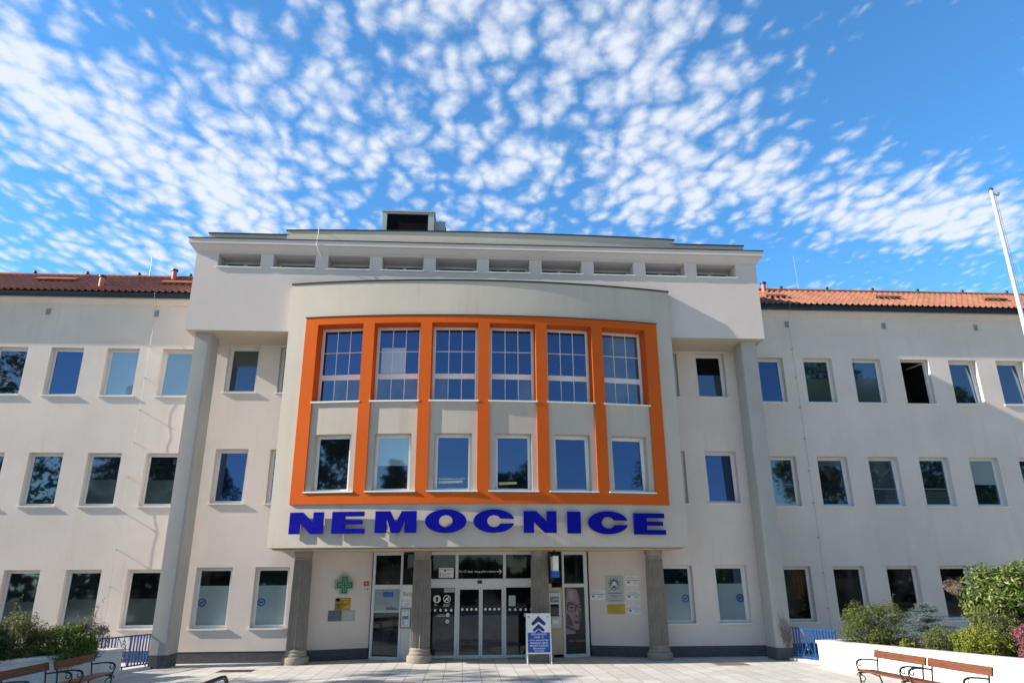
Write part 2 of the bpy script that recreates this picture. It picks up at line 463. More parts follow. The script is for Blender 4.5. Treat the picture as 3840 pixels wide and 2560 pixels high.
for x0, x1, ops, T, L, sx, sg_, segs in ((-9.36, -5.2, inl, TNL, LNL, -9.36, 1, (((-9.34, YI), (-5.2, YI)), NL)), (6.28, 10.43, inr, TNR, LNR, 10.43, -1, (NR, ((6.28, YI), (10.41, YI))))):
    mb = MB()
    wall_sheet(mb, x0, x1, .34, 10.6, [o + (.27, 0) for o in ops], flatP(YI), 0)
    mb.face([T(0, 0, .34), T(L, 0, .34), T(L, 0, 3.36), T(0, 0, 3.36)], 0)
    q = [(sx, YW, .34), (sx, YI, .34), (sx, YI, 10.6), (sx, YW, 10.6)]; mb.face(q if sg_ > 0 else q[::-1])
    mb.build('wall', M['wall'], B)
    pl = MB()
    for a, b in segs:
        T2 = frame(a, b); L2 = math.dist(a, b)
        pl.face([T2(0, .012, 0), T2(L2, .012, 0), T2(L2, .012, .345), T2(0, .012, .345)])
    pl.build('plinth', M['plinth'], B)

gl = [('tilt', 'glass', [('frostd', .56, 1., 'roller_blind')], 'window with a dark roller blind half down'), ('tilt', 'glass2', None, None), ('plain', 'glassd', [('frost', 0, .72, 'frosted_film')], None), ('plain', 'glass', [('frost', 0, .72, 'frosted_film')], None), ('plain', 'glass', None, 'narrow window beside the bay'), ('plain', 'glass', None, 'narrow window beside the bay')]
gr = [('tilt', 'glass', [('black', .55, 1., 'roller_blind')], 'window with a dark roller blind half down'), ('tilt', 'glass2', None, None), ('tilt', 'glass', [('frost', 0, .70, 'frosted_film')], None), ('plain', 'glass2', [('frost', 0, .70, 'frosted_film')], None), ('plain', 'glass', None, 'narrow window beside the bay'), ('plain', 'glass', None, 'narrow window beside the bay')]
stick = []
for ops, sty in ((inl, gl), (inr, gr)):
    for o, (st, gm, film, lab) in zip(ops, sty):
        r = window(o, flatP(YI), .24, st, gm, film, label=lab)
        if o[2] < 2: stick.append((r, ops is inl))
def no_smoking(w, T, W, left):
    cx = .24 if left else W - .24; cz = .80; mbs = MB()
    n = 28
    for i in range(n):
        a0, a1 = 2*PI*i/n, 2*PI*(i+1)/n
        mbs.face([T(cx + r*cos(a), -.018, cz + r*sin(a)) for r, a in ((.088, a0), (.13, a0), (.13, a1), (.088, a1))])
    mbs.prism([(cx - .07, cz - .055), (cx - .055, cz - .07), (cx + .07, cz + .055), (cx + .055, cz + .07)], -.0185, -.0165, 0, T)
    mbs.prism([(cx - .065, cz - .02), (cx + .055, cz - .02), (cx + .055, cz + .025), (cx - .065, cz + .025)], -.0185, -.0165, 0, T)
    mbs.build('no_smoking_sticker', M['sticker'], w)
for (w, T, W, H), left in stick: no_smoking(w, T, W, left)

# ---- attic block on pillars
mb = MB()
aops = [(-8.83 + i*1.914, -8.83 + i*1.914 + 1.47, 12.93, 13.455) for i in range(10)]
wall_sheet(mb, -9.6, 10.65, 10.57, 13.48, [o + (.75, 0) for o in aops], flatP(YA), 0)
mb.face([(-9.6, 40, 10.57), (-9.6, YA, 10.57), (-9.6, YA, 13.48), (-9.6, 40, 13.48)])
mb.face([(10.65, YA, 10.57), (10.65, 40, 10.57), (10.65, 40, 13.48), (10.65, YA, 13.48)])
mb.face([(-9.6, 40, 10.57), (10.65, 40, 10.57), (10.65, 40, 13.48), (-9.6, 40, 13.48)][::-1])
mb.build('attic_wall', M['attic'], B)
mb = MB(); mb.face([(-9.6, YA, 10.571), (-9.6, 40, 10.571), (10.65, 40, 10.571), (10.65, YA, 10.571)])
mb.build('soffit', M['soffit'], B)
for i, o in enumerate(aops):
    op = i in (1, 2, 4, 7)
    window((o[0], o[1], o[2], o[3] - .0), flatP(YA), .74, 'plain' if op else 'double', 'black' if op else 'glassd', nose=.05)
# cornice swept round three sides
prof = [(0, 13.47), (.035, 13.48), (.035, 13.52), (.06, 13.53), (.10, 13.58), (.17, 13.68), (.185, 13.70), (.185, 13.735), (.235, 13.74), (.235, 13.925)]
def sweep3(pr, m, name, mat):
    mb = MB(); rows = []
    for (o, z) in pr: rows.append([(-9.6 - o, 40, z), (-9.6 - o, YA - o, z), (10.65 + o, YA - o, z), (10.65 + o, 40, z)])
    mb.grid(rows, 0, False)
    return mb
mb = sweep3(prof, 0, 'cornice', None); mb.build('cornice', M['attic'], B)
mb = sweep3([(.236, 13.922), (.262, 13.922), (.262, 13.95)], 0, '', None)
mb.face([(-9.862, YA - .262, 13.95), (10.912, YA - .262, 13.95), (10.912, 40, 13.95), (-9.862, 40, 13.95)])
mb.build('cornice_flashing', M['flash'], B)
# parapet: low run and a taller bowed run in front
par = MB(); fl = MB()
par.box(-9.36, 10.38, 23.62, 24.0, 13.95, 14.37, 0); fl.box(-9.40, 10.42, 23.57, 24.04, 14.371, 14.395, 0)
def parY(x): return 23.36 + .22*((x - .54)/7.2)**2
n = 30; xs = [-6.6 + 14.3*i/n for i in range(n + 1)]
par.grid([[(x, parY(x), 13.951) for x in xs], [(x, parY(x), 14.53) for x in xs]], 0, False)
par.face([(-6.6, 24.1, 13.951), (-6.6, parY(-6.6), 13.951), (-6.6, parY(-6.6), 14.53), (-6.6, 24.1, 14.53)]); par.face([(7.7, parY(7.7), 13.951), (7.7, 24.1, 13.951), (7.7, 24.1, 14.53), (7.7, parY(7.7), 14.53)])
fl.slab([(x, parY(x) - .045) for x in [-6.64] + xs[1:-1] + [7.74]] + [(7.74, 24.14), (-6.64, 24.14)], 14.531, 14.56)
par.build('parapet', M['bay'], B); fl.build('parapet_flashing', M['flash'], B)

# ---- pillars
def pillar(mirror):
    pts = [(10.41, 23.6), (10.41, 24.4), (9.87, 24.4)]
    r = .09
    for i in range(9):
        a = PI + (PI/2)*i/8
        pts.append((9.87 + r + r*cos(a), 23.6 + r*1.15 + r*1.15*sin(a)))
    if mirror: pts = [(1.07 - x, y) for x, y in pts]
    mb = MB(); rows = []
    loop = pts if mirror else pts[::-1]
    ar = sum(loop[i][0]*loop[(i+1) % len(loop)][1] - loop[(i+1) % len(loop)][0]*loop[i][1] for i in range(len(loop)))
    if ar < 0: loop = loop[::-1]
    mb.grid([[(x, y, .37) for x, y in loop], [(x, y, 10.568) for x, y in loop]], 0, True, True)
    p = mb.build('pillar', M['pillar'], B, 35)
    cx = sum(x for x, y in loop)/len(loop); cy = sum(y for x, y in loop)/len(loop)
    mb = MB(); lo = [(cx + (x - cx)*.985, cy + (y - cy)*.985) for x, y in loop]
    mb.grid([[(x, y, 0) for x, y in lo], [(x, y, .372) for x, y in lo]], 0, True, True)
    mb.build('pillar_plinth', M['plinth'], p, 35)
pillar(False); pillar(True)

# ---- bowed bay
mb = MB()
up = [(-5.03 + 1.925*i, -5.03 + 1.925*i + 1.545, 7.95, 10.64, .47, 2) for i in range(6)]
lo = [(-5.03 + 1.925*i + .178, -5.03 + 1.925*i + 1.368, 5.06, 6.895, .30, 1) for i in range(6)]
def bm(x, z):
    if 5.0 < z < 7.92 and any(o[0] < x < o[1] for o in up): return 1
    return 0
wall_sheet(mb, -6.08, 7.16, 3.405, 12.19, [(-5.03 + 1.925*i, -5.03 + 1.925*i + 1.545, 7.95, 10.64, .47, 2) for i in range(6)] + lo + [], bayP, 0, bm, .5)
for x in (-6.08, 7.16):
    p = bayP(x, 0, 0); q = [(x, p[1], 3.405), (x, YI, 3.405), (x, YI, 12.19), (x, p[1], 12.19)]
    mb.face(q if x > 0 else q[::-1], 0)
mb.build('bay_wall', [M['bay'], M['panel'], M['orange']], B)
arc = [-6.08 + 13.24*i/40 for i in range(41)]
mb = MB()
mb.slab([bayP(x, -.04, 0)[:2] for x in [-6.11] + arc[1:-1] + [7.19]] + [(7.19, 23.336), (-6.11, 23.336)], 12.192, 12.235)
mb.build('bay_flashing', M['flash'], B)
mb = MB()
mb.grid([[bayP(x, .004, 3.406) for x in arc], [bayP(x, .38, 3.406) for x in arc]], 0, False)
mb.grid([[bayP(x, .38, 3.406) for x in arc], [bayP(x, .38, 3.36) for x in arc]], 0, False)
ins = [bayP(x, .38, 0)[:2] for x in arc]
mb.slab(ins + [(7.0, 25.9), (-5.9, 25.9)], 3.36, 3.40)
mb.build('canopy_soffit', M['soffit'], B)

def arcbox(mb, x0, x1, z0, z1, d0, d1, m=0, step=.45, ends=True):
    n = max(1, int(math.ceil((x1 - x0)/step))); xs = [x0 + (x1 - x0)*i/n for i in range(n + 1)]
    mb.grid([[bayP(x, d0, z0) for x in xs], [bayP(x, d0, z1) for x in xs]], m, False)
    mb.grid([[bayP(x, d0, z1) for x in xs], [bayP(x, d1, z1) for x in xs]], m, False)
    mb.grid([[bayP(x, d1, z0) for x in xs], [bayP(x, d0, z0) for x in xs]], m, False)
    if ends:
        mb.face([bayP(x0, d0, z0), bayP(x0, d0, z1), bayP(x0, d1, z1), bayP(x0, d1, z0)], m)
        mb.face([bayP(x1, d0, z0), bayP(x1, d1, z0), bayP(x1, d1, z1), bayP(x1, d0, z1)], m)
mb = MB()
cols = [(-5.455, -5.03)] + [(-5.03 + 1.925*i + 1.545, -5.03 + 1.925*(i+1)) for i in range(5)] + [(6.14, 6.58)]
for a, b in cols: arcbox(mb, a, b, 5.0, 10.64, -.07, .01)
arcbox(mb, -5.455, 6.58, 10.64, 10.90, -.07, .01); arcbox(mb, -5.455, 6.58, 4.69, 5.0, -.07, .01)
fo = mb.build('orange_frame', M['orange'], B)
mb = MB(); arcbox(mb, -5.48, 6.605, 10.901, 10.925, -.095, .01)
mb.build('flashing', M['flash'], fo)
ug = [('glass2', None), ('glass2', None), ('glass2', None), ('glass2', None), ('glass2', None), ('glass3', None)]
for i, o in enumerate(up):
    w, T, W, H = window(o[:4], bayP, .44, 'grid', ug[i][0], nose=.09, sillx=(-.0 + .004, W_ - .004) if False else None)
    f = MB()
    if i == 1:
        f.face([T(.17, -.014, H*.345 + .13), T(1.0, -.014, H*.345 + .13), T(1.0, -.014, H*.73), T(.17, -.014, H*.73)]); f.build('white_curtain', M['curtain'], w)
    for q0, q1 in {0: [(.5, 1.43)], 1: [(.11, 1.43)], 2: [(.11, .5)], 3: [(1.0, 1.43)], 5: [(.11, 1.43)]}.get(i, []):
        f = MB(); f.face([T(q0, -.0135, .11), T(q1, -.0135, .11), T(q1, -.0135, H*.32), T(q0, -.0135, H*.32)]); f.build('net_curtain', M['glass3'], w)
for i, o in enumerate(lo):
    st = 'tilt' if i in (4, 5) else 'plain'
    fm = [('blind', .45, 1., 'slatted_blind')] if i == 1 else None
    w, T, W, H = window(o[:4], bayP, .28, st, 'glass2' if i > 1 else 'glass', fm, sillx=(-.178 - .02, 1.19 + .178 + .02), nose=.12)
    if i in (2, 3):
        f = MB(); z_ = .30 if i == 2 else .26
        f.face([T(.14, -.0135, z_ - .03), T(.90 if i == 2 else .72, -.0135, z_), T(.90 if i == 2 else .72, -.0135, z_ + .075), T(.14, -.0135, z_ + .055)])
        if i == 2: f.face([T(.14, -.0135, z_ + .10), T(.98, -.0135, z_ + .115), T(.98, -.0135, z_ + .135), T(.14, -.0135, z_ + .14)])
        f.build('ceiling_lamp_strip', M['lampy' if i == 3 else 'lampw'], w)

# ---- letters are built later; entrance columns
def shaft_rf(t, z): return 1 - .26*abs(sin(PI*16*t))**.7
def column(x):
    y = 24.36
    mb = MB(); mb.lathe([(.312, .44), (.310, 1.2), (.298, 2.2), (.284, 3.08)], (x, y, 0), 160, 0, shaft_rf, False)
    c = mb.build('entrance_column', M['stone'], B)
    mb = MB(); mb.lathe([(.40, 0), (.41, .03), (.41, .19), (.385, .225), (.335, .23), (.345, .26), (.345, .30), (.315, .325), (.315, .35), (.33, .37), (.33, .40), (.295, .425), (.287, .445)], (x, y, 0), 40)
    mb.build('column_base', M['stone'], c)
    mb = MB(); mb.lathe([(.255, 3.075), (.272, 3.09), (.272, 3.13), (.258, 3.14), (.262, 3.19), (.29, 3.23), (.29, 3.358)], (x, y, 0), 40)
    mb.build('column_capital', M['stone'], c)
for x in (-5.19, -1.35, 2.49, 6.33): column(x)

# ---- entrance glazing
GL = ((-3.10, 25.585), (-1.9, 25.25)); GC = ((-1.9, 25.25), (2.98, 25.25)); GR = ((2.98, 25.25), (4.27, 25.59))
TL, TC, TR = frame(*GL), frame(*GC), frame(*GR)
LL, LC, LR = math.dist(*GL), 4.88, math.dist(*GR)
scr = MB(); pn = []
def screen(T, L, xs, zs, skip_v=()):
    """posts at xs (centre, width), rails at zs"""
    for (c, w) in xs: scr.box(c - w/2, c + w/2, -.04, .04, .0, 3.36, 0, T)
    for k in range(len(xs) - 1):
        a = xs[k][0] + xs[k][1]/2; b = xs[k+1][0] - xs[k+1][1]/2
        for (z0, z1) in zs:
            if (k, z0) in skip_v: continue
            scr.box(a, b, -.035, .035, z0, z1, 0, T)
screen(TL, LL, [(.075, .09), (1.06, .07)], [(.0, .09), (2.17, 2.31), (3.26, 3.36)])
screen(TC, LC, [(.45, .06), (1.665, .10), (3.28, .10), (4.43, .06)], [(3.26, 3.36), (2.46, 2.49)])
for a, b in ((.48, 1.615), (3.33, 4.40)): scr.box(a, b, -.035, .035, .03, .12, 0, TC)
screen(TR, LR, [(.42, .07), (1.255, .13)], [(.0, .10), (2.19, 2.31), (3.26, 3.36)])
eg = scr.build('entrance_screen', M['alu'], B)
def pane_(T, x0, x1, z0, z1, m='glassd', name='pane', par=None):
    q = MB(); q.face([T(x0, .0, z0), T(x1, .0, z0), T(x1, .0, z1), T(x0, .0, z1)]); return q.build(name, M[m], par or eg)
pane_(TL, .12, 1.025, 2.31, 3.26); pane_(TL, 1.095, LL, 2.31, 3.30); pane_(TL, .12, 1.025, .09, 2.17)
q = MB(); q.box(1.095, LL + .3, -.01, .02, .0, 2.31, 0, TL); q.build('white_panel', M['alu'], eg)
pane_(TC, .0, .42, 2.31, 3.3); pane_(TC, .48, 1.615, 2.49, 3.26); pane_(TC, 1.715, 3.23, 2.49, 3.26); pane_(TC, 3.33, 4.40, 2.49, 3.26); pane_(TC, 4.46, 4.88, 2.31, 3.3)
pane_(TC, .48, 1.615, .12, 2.2); pane_(TC, 3.33, 4.40, .12, 2.2); 
q = MB(); q.box(4.46, 4.88, -.01, .02, 0, 2.31, 0, TC); q.box(.0, .385, .0, 1.30, 2.19, 2.31, 0, TR, skip='k') if False else None
q.build('beige_panel', M['beige'], eg)
pane_(TR, .0, .385, 2.31, 3.26); pane_(TR, .455, 1.19, 2.31, 3.26); pane_(TR, .0, .385, .1, 2.19, 'beige', 'beige_panel'); pane_(TR, .455, 1.19, .10, 2.19)
q = MB(); q.box(.44, 4.44, -.12, -.041, 2.205, 2.475, 0, TC); hb = q.build('door_header', M['alu'], B)
q = MB(); q.box(2.36, 2.52, -.15, -.121, 2.33, 2.43, 0, TC); q.build('door_sensor', M['ink'], hb)
for a, b in ((1.72, 2.475), (2.485, 3.235)):
    q = MB(); ring(q, a, b, .015, 2.20, .055, -.075, -.042, TC, 0, .11)
    d = q.build('sliding_door', M['alu'], B); pane_(lambda x, y, z: TC(x, -.058, z), a + .054, b - .054, .124, 2.147, 'glassd', 'pane', d)
    dots = MB()
    for k in range(4):
        cx = a + .15 + k*.152; n = 12
        dots.prism([(cx + .042*cos(2*PI*i/n), 1.52 + .042*sin(2*PI*i/n)) for i in range(n)], -.0615, -.0595, 0, TC)
    dots.build('marker_dots', M['white'], d)
dots = MB()
for x0, k in ((.55, 6), (3.40, 6)):
    for j in range(k):
        cx = x0 + .06 + j*.178; n = 12
        dots.prism([(cx + .042*cos(2*PI*i/n), 1.50 + .042*sin(2*PI*i/n)) for i in range(n)], -.0045, -.0025, 0, TC)
def disc(mb, cx, cz, r, y, m, T, n=26): mb.prism([(cx + r*cos(2*PI*i/n), cz + r*sin(2*PI*i/n)) for i in range(n)], y, y + .002, m, T)
dots.build('marker_dots', M['white'], eg)
st = MB()
disc(st, 1.02, 1.85, .125, -.005, 0, TC); st.prism([(.985, 1.77), (1.055, 1.77), (1.055, 1.86), (1.085, 1.86), (1.02, 1.94), (.955, 1.86), (.985, 1.86)], -.009, -.0055, 1, TC)
for i in range(26):
    a0, a1 = 2*PI*i/26, 2*PI*(i+1)/26
    st.face([TC(1.35 + r*cos(a), -.005, 1.85 + r*sin(a)) for r, a in ((.098, a0), (.125, a0), (.125, a1), (.098, a1))])
st.prism([(1.27, 1.79), (1.29, 1.77), (1.43, 1.91), (1.41, 1.93)], -.006, -.004, 0, TC)
st.prism([(1.28, 1.82), (1.35, 1.82), (1.38, 1.79), (1.42, 1.82), (1.37, 1.90), (1.33, 1.88)], -.0065, -.0045, 0, TC)
for k in range(3):
    st.box(1.23, 1.47 - .03*k, -.005, -.003, 1.685 - .035*k, 1.695 - .035*k, 0, TC)
st.box(.93, 1.0, -.005, -.003, 1.685, 1.695, 0, TC); st.box(.93, 1.05, -.005, -.003, 1.65, 1.66, 0, TC)
disc(st, 1.39, 1.35, .06, -.005, 0, TC); disc(st, 1.38, 1.15, .06, -.005, 0, TC)
st.text('»', .12, TC, 1.38, 1.11, -.0075, 1); st.box(1.0, 1.31, -.005, -.003, 1.31, 1.325, 0, TC); st.box(1.05, 1.29, -.005, -.003, 1.355, 1.365, 0, TC)
disc(st, 3.98, 1.33, .06, -.005, 0, TC); st.text('»', .12, TC, 3.98, 1.29, -.0075, 1)
st.box(1.25, 1.60, -.01, -.004, 2.06, 2.19, 2, TC); st.text('POZOR', .05, TC, 1.425, 2.10, -.0115, 1)
st.build('door_stickers', [M['white'], M['ink'], M['platel']], eg)
tx = MB(); tx.text('Po 17. hod. vstup přes vrátnici', .105, TC, 2.37, 2.685, -.004, 0, 'CENTER', maxw=1.24)
ap = [(3.02, 2.705), (3.15, 2.705), (3.10, 2.655), (3.115, 2.635), (3.19, 2.715), (3.115, 2.795), (3.10, 2.775), (3.15, 2.725), (3.02, 2.725)]
tx.prism(ap, -.005, -.003, 0, TC); tx.build('door_lettering', M['white'], eg)

# ---- wings
S = 1.966
def wing(x0, x1, cols, side):
    ops = []; spec = []
    rows = [(8.755, 10.57), (4.885, 6.725), (.99, 2.84)]
    for r, (z0, z1) in enumerate(rows):
        for c, xx in cols:
            ops.append((xx, xx + 1.15, z0, z1, .27, 0)); spec.append((r, c))
    mb = MB(); wall_sheet(mb, x0, x1, .34, 12.26, ops, flatP(YW), 0)
    wl = mb.build('wing_wall', M['wing'], B)
    mb = MB(); mb.face([(x0, YW + .012, 0), (x1, YW + .012, 0), (x1, YW + .012, .345), (x0, YW + .012, .345)]); mb.build('plinth', M['plinth'], B)
    D = {('L', 0, 3): ('plain', 'blind', None, 'window with pale blue blinds drawn'), ('L', 0, 4): ('tilt', 'blind', None, 'window with pale blue blinds drawn'),
         ('L', 0, 2): ('plain', 'glass2', None, None), ('L', 1, 3): ('plain', 'glass', [('frostd', 0, .5, 'frosted_film')], None), ('L', 1, 4): ('plain', 'glass', [('frostd', 0, .5, 'frosted_film')], None),
         ('L', 2, 2): ('plain', 'glass', [('frostd', 0, .45, 'frosted_film')], None), ('L', 2, 3): ('plain', 'glass', [('frostd', 0, .5, 'frosted_film')], None), ('L', 2, 4): ('plain', 'glassd', [('frostd', 0, .5, 'frosted_film')], None),
         ('R', 0, 1): ('tilt', 'glass2', None, None), ('R', 0, 2): ('plain', 'glass', [('frostd', 0, .58, 'frosted_film')], None), ('R', 0, 3): ('plain', 'glass', [('frostd', 0, .6, 'frosted_film')], None),
         ('R', 0, 4): ('open', 'glass', None, 'window standing wide open onto a dark room'), ('R', 0, 5): ('tiltbig', 'glass', None, 'window tilted open at the top'), ('R', 0, 6): ('tiltbig', 'glass', None, 'window tilted open at the top'),
         ('R', 1, 2): ('tilt', 'glass', [('frostd', .88, 1, 'roller_blind')], None), ('R', 1, 3): ('tilt', 'glass3', None, None), ('R', 1, 5): ('plain', 'glass', [('frost', .45, 1, 'roller_blind')], None), ('R', 1, 4): ('plain', 'glass', [('frostd', .0, .3, 'frosted_film')], None),
         ('R', 2, 1): ('plain', 'glassd', None, None), ('R', 2, 2): ('plain', 'glassd', None, None), ('R', 2, 3): ('plain', 'glassd', None, None), ('R', 2, 4): ('plain', 'glassd', None, None)}
    for o, (r, c) in zip(ops, spec):
        st, gm, film, lab = D.get((side, r, c), ('plain', 'glass', None, None))
        w, T, W_, H_ = window(o[:4], flatP(YW), .24, st, gm, film, label=lab)
        if (side, r, c) == ('R', 2, 1):
            f = MB(); f.face([T(.62, -.0135, .75), T(.80, -.0135, .75), T(.80, -.0135, 1.70), T(.62, -.0135, 1.70)]); f.face([T(.82, -.0135, .9), T(.92, -.0135, .9), T(.92, -.0135, 1.66), T(.82, -.0135, 1.66)]); f.build('brown_curtain', M['browncurt'], w)
        if (side, r, c) in (('R', 1, 4), ('R', 1, 3), ('L', 0, 1)):
            f = MB(); f.face([T(.12, -.0135, .66), T(1.0, -.0135, .66), T(1.0, -.0135, .70), T(.12, -.0135, .70)]); f.build('inner_ledge', M['inkg'], w)
    # eave: cove, gutter, tiled roof
    mb = MB(); pr = [(YW, 12.255), (25.46, 12.26), (25.43, 12.29), (25.34, 12.33), (25.24, 12.36), (25.20, 12.37), (25.20, 12.44)]
    mb.grid([[(x0, y, z), (x1, y, z)] for y, z in pr][::-1], 0, False); mb.build('eave_cove', M['wing'], B)
    g = MB(); rowsg = []
    gp = [(25.20, 12.55), (25.19, 12.44), (25.15, 12.42), (25.11, 12.435), (25.09, 12.48), (25.09, 12.545), (25.075, 12.555), (25.07, 12.54)]
    g.grid([[(x0, y, z), (x1, y, z)] for y, z in gp], 0, False)
    g.box(x0, x1, 25.15, 25.22, 12.46, 12.665)
    g.build('gutter', M['gutter'], B)
    # tiles: rows of waves, every row lapping over the one below
    rf = MB(); e0, r0 = Vector((0, 25.10, 12.67)), Vector((0, 27.74, 14.335)); sl = (r0 - e0).length; up_ = (r0 - e0).normalized(); nn = Vector((0, -up_.z, up_.y))
    rows_ = 9; wv = .24; k = 10; nx = int((x1 - x0)/wv)*k
    def roll(x):
        t = (x/wv) % 1.0
        return .055*sin(PI*t/.46)**.8 if t < .46 else -.006*sin(PI*(t - .46)/.54)
    for j in range(rows_):
        a = e0 + up_*(sl*j/rows_ - .02); b = e0 + up_*(sl*(j + 1)/rows_ + .02)
        ln = []
        for base, lift in ((a, .014), (b, .0)):
            ln.append([tuple(base + Vector((x0 + (x1 - x0)*i/nx, 0, 0)) + nn*(lift + roll(x0 + (x1 - x0)*i/nx))) for i in range(nx + 1)])
        rf.grid(ln, 0, True)
        rf.grid([[tuple(Vector(p) - nn*.02) for p in ln[0]], ln[0]], 0, False)
    rf.tube([(x0, 27.74, 14.37), (x1, 27.74, 14.37)], .085, 10, 0)
    rf.face([(x0, 27.74, 14.33), (x1, 27.74, 14.33), (x1, 31.5, 12.5), (x0, 31.5, 12.5)])
    rr = rf.build('tiled_roof', M['tile_l' if side == 'L' else 'tile_r'], B, 50)
    def onroof(x, t, h=0): p = e0 + up_*(sl*t) + nn*h; return (x, p.y, p.z)
    lo_, hi_ = (x0, x1)
    k = 0
    xk = (-26 if side == 'L' else 11.6)
    kn = MB()
    while xk < min(hi_, 40):
        if xk > lo_: kn.lathe([(.05, 0), (.075, .06), (.06, .12), (.02, .15)], (xk, 27.72, 14.42), 8)
        xk += 2.07
    kn.build('ridge_vents', M['flash'], rr)
    for (xa, t, w) in ([(-16.1, .58, 1.5), (-11.4, .5, 1.2)] if side == 'L' else [(12.6, .42, .9), (17.5, .5, 1.1), (22.2, .5, 1.0), (27, .5, 1.)]):
        h_ = MB(); U = lambda x, y, z: tuple(Vector(onroof(x, t)) + up_*y + nn*z)
        h_.box(xa - w/2, xa + w/2, -.16, .16, .10, .15, 0, U); h_.box(xa - w/2 + .05, xa - w/2 + .12, -.1, .1, .02, .10, 0, U); h_.box(xa + w/2 - .12, xa + w/2 - .05, -.1, .1, .02, .10, 0, U)
        h_.build('roof_step', M['tile_l' if side == 'L' else 'tile_r'], rr)
    for (xa, t) in ([(-14.0, .28), (-12.1, .93)] if side == 'L' else [(12.75, .88)]):
        p = onroof(xa, t); q_ = MB()
        q_.lathe([(.095, -.1), (.095, .36)], p, 14, 0); q_.build('vent_pipe', M['copper'], rr)
        q_ = MB(); q_.lathe([(.13, .37), (.13, .44), (.06, .47)], p, 14, 0); q_.build('vent_cap', M['flash'], rr)
    for vx in ((-15.5, -11.61) if side == 'L' else (12.59, 16.57, 20.41)):
        v_ = MB(); ring(v_, vx - .12, vx + .12, 11.78, 12.10, .03, YW - .02, YW - .001, I3, 0)
        for q in range(6): v_.box(vx - .09, vx + .09, YW - .012, YW - .004, 11.815 + q*.044, 11.835 + q*.044, 1)
        v_.face([(vx - .09, YW - .002, 11.81), (vx + .09, YW - .002, 11.81), (vx + .09, YW - .002, 12.07), (vx - .09, YW - .002, 12.07)], 2)
        v_.build('air_vent', [M['alu'], M['platel'], M['plated']], B)
wing(-32, -9.36, [(k, -15.114 + S*(k - 2)) for k in (-2, -1, 0, 1, 2, 3, 4)], 'L')
wing(10.43, 38, [(k, 13.048 + S*(k - 2)) for k in range(1, 12)], 'R')
# closing walls so nothing is open from the side
mb = MB()
mb.box(-32, 38, 31.4, 31.5, 0, 12.5); mb.box(-32.1, -32, YW, 31.4, 0, 12.5); mb.box(38, 38.1, YW, 31.4, 0, 12.5)
mb.build('rear_wall', M['wing'], B)
# ------------------------------------------------------------------ ground
mb = MB(); mb.face([(-300, -250, -.012), (300, -250, -.012), (300, 400, -.012), (-300, 400, -.012)])
tag(mb.build('ground', M['ground']), kind='structure')
mb = MB(); mb.face([(-34, -14, 0), (34, -14, 0), (34, 25.9, 0), (-34, 25.9, 0)])
tag(mb.build('plaza_pavement', M['paving']), kind='structure')

# ------------------------------------------------------------------ big blue letters
LP = {'N': [(0, 0), (0, 1), (.38, 1), (.70, .52), (.70, 1), (1, 1), (1, 0), (.64, 0), (.31, .50), (.31, 0)],
      'E': [(0, 0), (0, 1), (.97, 1), (.97, .78), (.40, .78), (.40, .61), (.92, .61), (.92, .42), (.40, .42), (.40, .22), (1, .22), (1, 0)],
      'M': [(0, 0), (0, 1), (.36, 1), (.5, .46), (.64, 1), (1, 1), (1, 0), (.72, 0), (.72, .66), (.60, 0), (.40, 0), (.28, .66), (.28, 0)],
      'I': [(0, 0), (0, 1), (1, 1), (1, 0)]}
def ring_letter(mb, W, H, cut, T):
    n = 48; a0 = rad(8) if cut else 0
    def P(t, r):
        if cut:
            ao = rad(11) + t*(2*PI - rad(22)); ai = rad(24) + t*(2*PI - rad(48))
        else: ao = ai = 2*PI*t
        return (W/2 + W/2*cos(ao), H/2 + H/2*sin(ao)) if r else (W*.5 + W*.165*cos(ai), H/2 + H*.255*sin(ai))
    for i in range(n):
        t0, t1 = i/n, (i+1)/n
        o0, o1, i0, i1 = P(t0, 1), P(t1, 1), P(t0, 0), P(t1, 0)
        mb.face([T(p[0], 0, p[1]) for p in (o0, i0, i1, o1)][::-1]); mb.face([T(p[0], .07, p[1]) for p in (o0, i0, i1, o1)])
        mb.face([T(o0[0], 0, o0[1]), T(o0[0], .07, o0[1]), T(o1[0], .07, o1[1]), T(o1[0], 0, o1[1])])
        mb.face([T(i1[0], 0, i1[1]), T(i1[0], .07, i1[1]), T(i0[0], .07, i0[1]), T(i0[0], 0, i0[1])])
    if cut:
        for t in (0, 1):
            o_, i_ = P(t, 1), P(t, 0)
            q = [T(o_[0], 0, o_[1]), T(i_[0], 0, i_[1]), T(i_[0], .07, i_[1]), T(o_[0], .07, o_[1])]; mb.face(q if t == 0 else q[::-1])
sg = empty('hospital_name_sign', (.5, 22.3, 3.8), 'row of big blue raised letters reading NEMOCNICE on the bay above the entrance', 'sign')
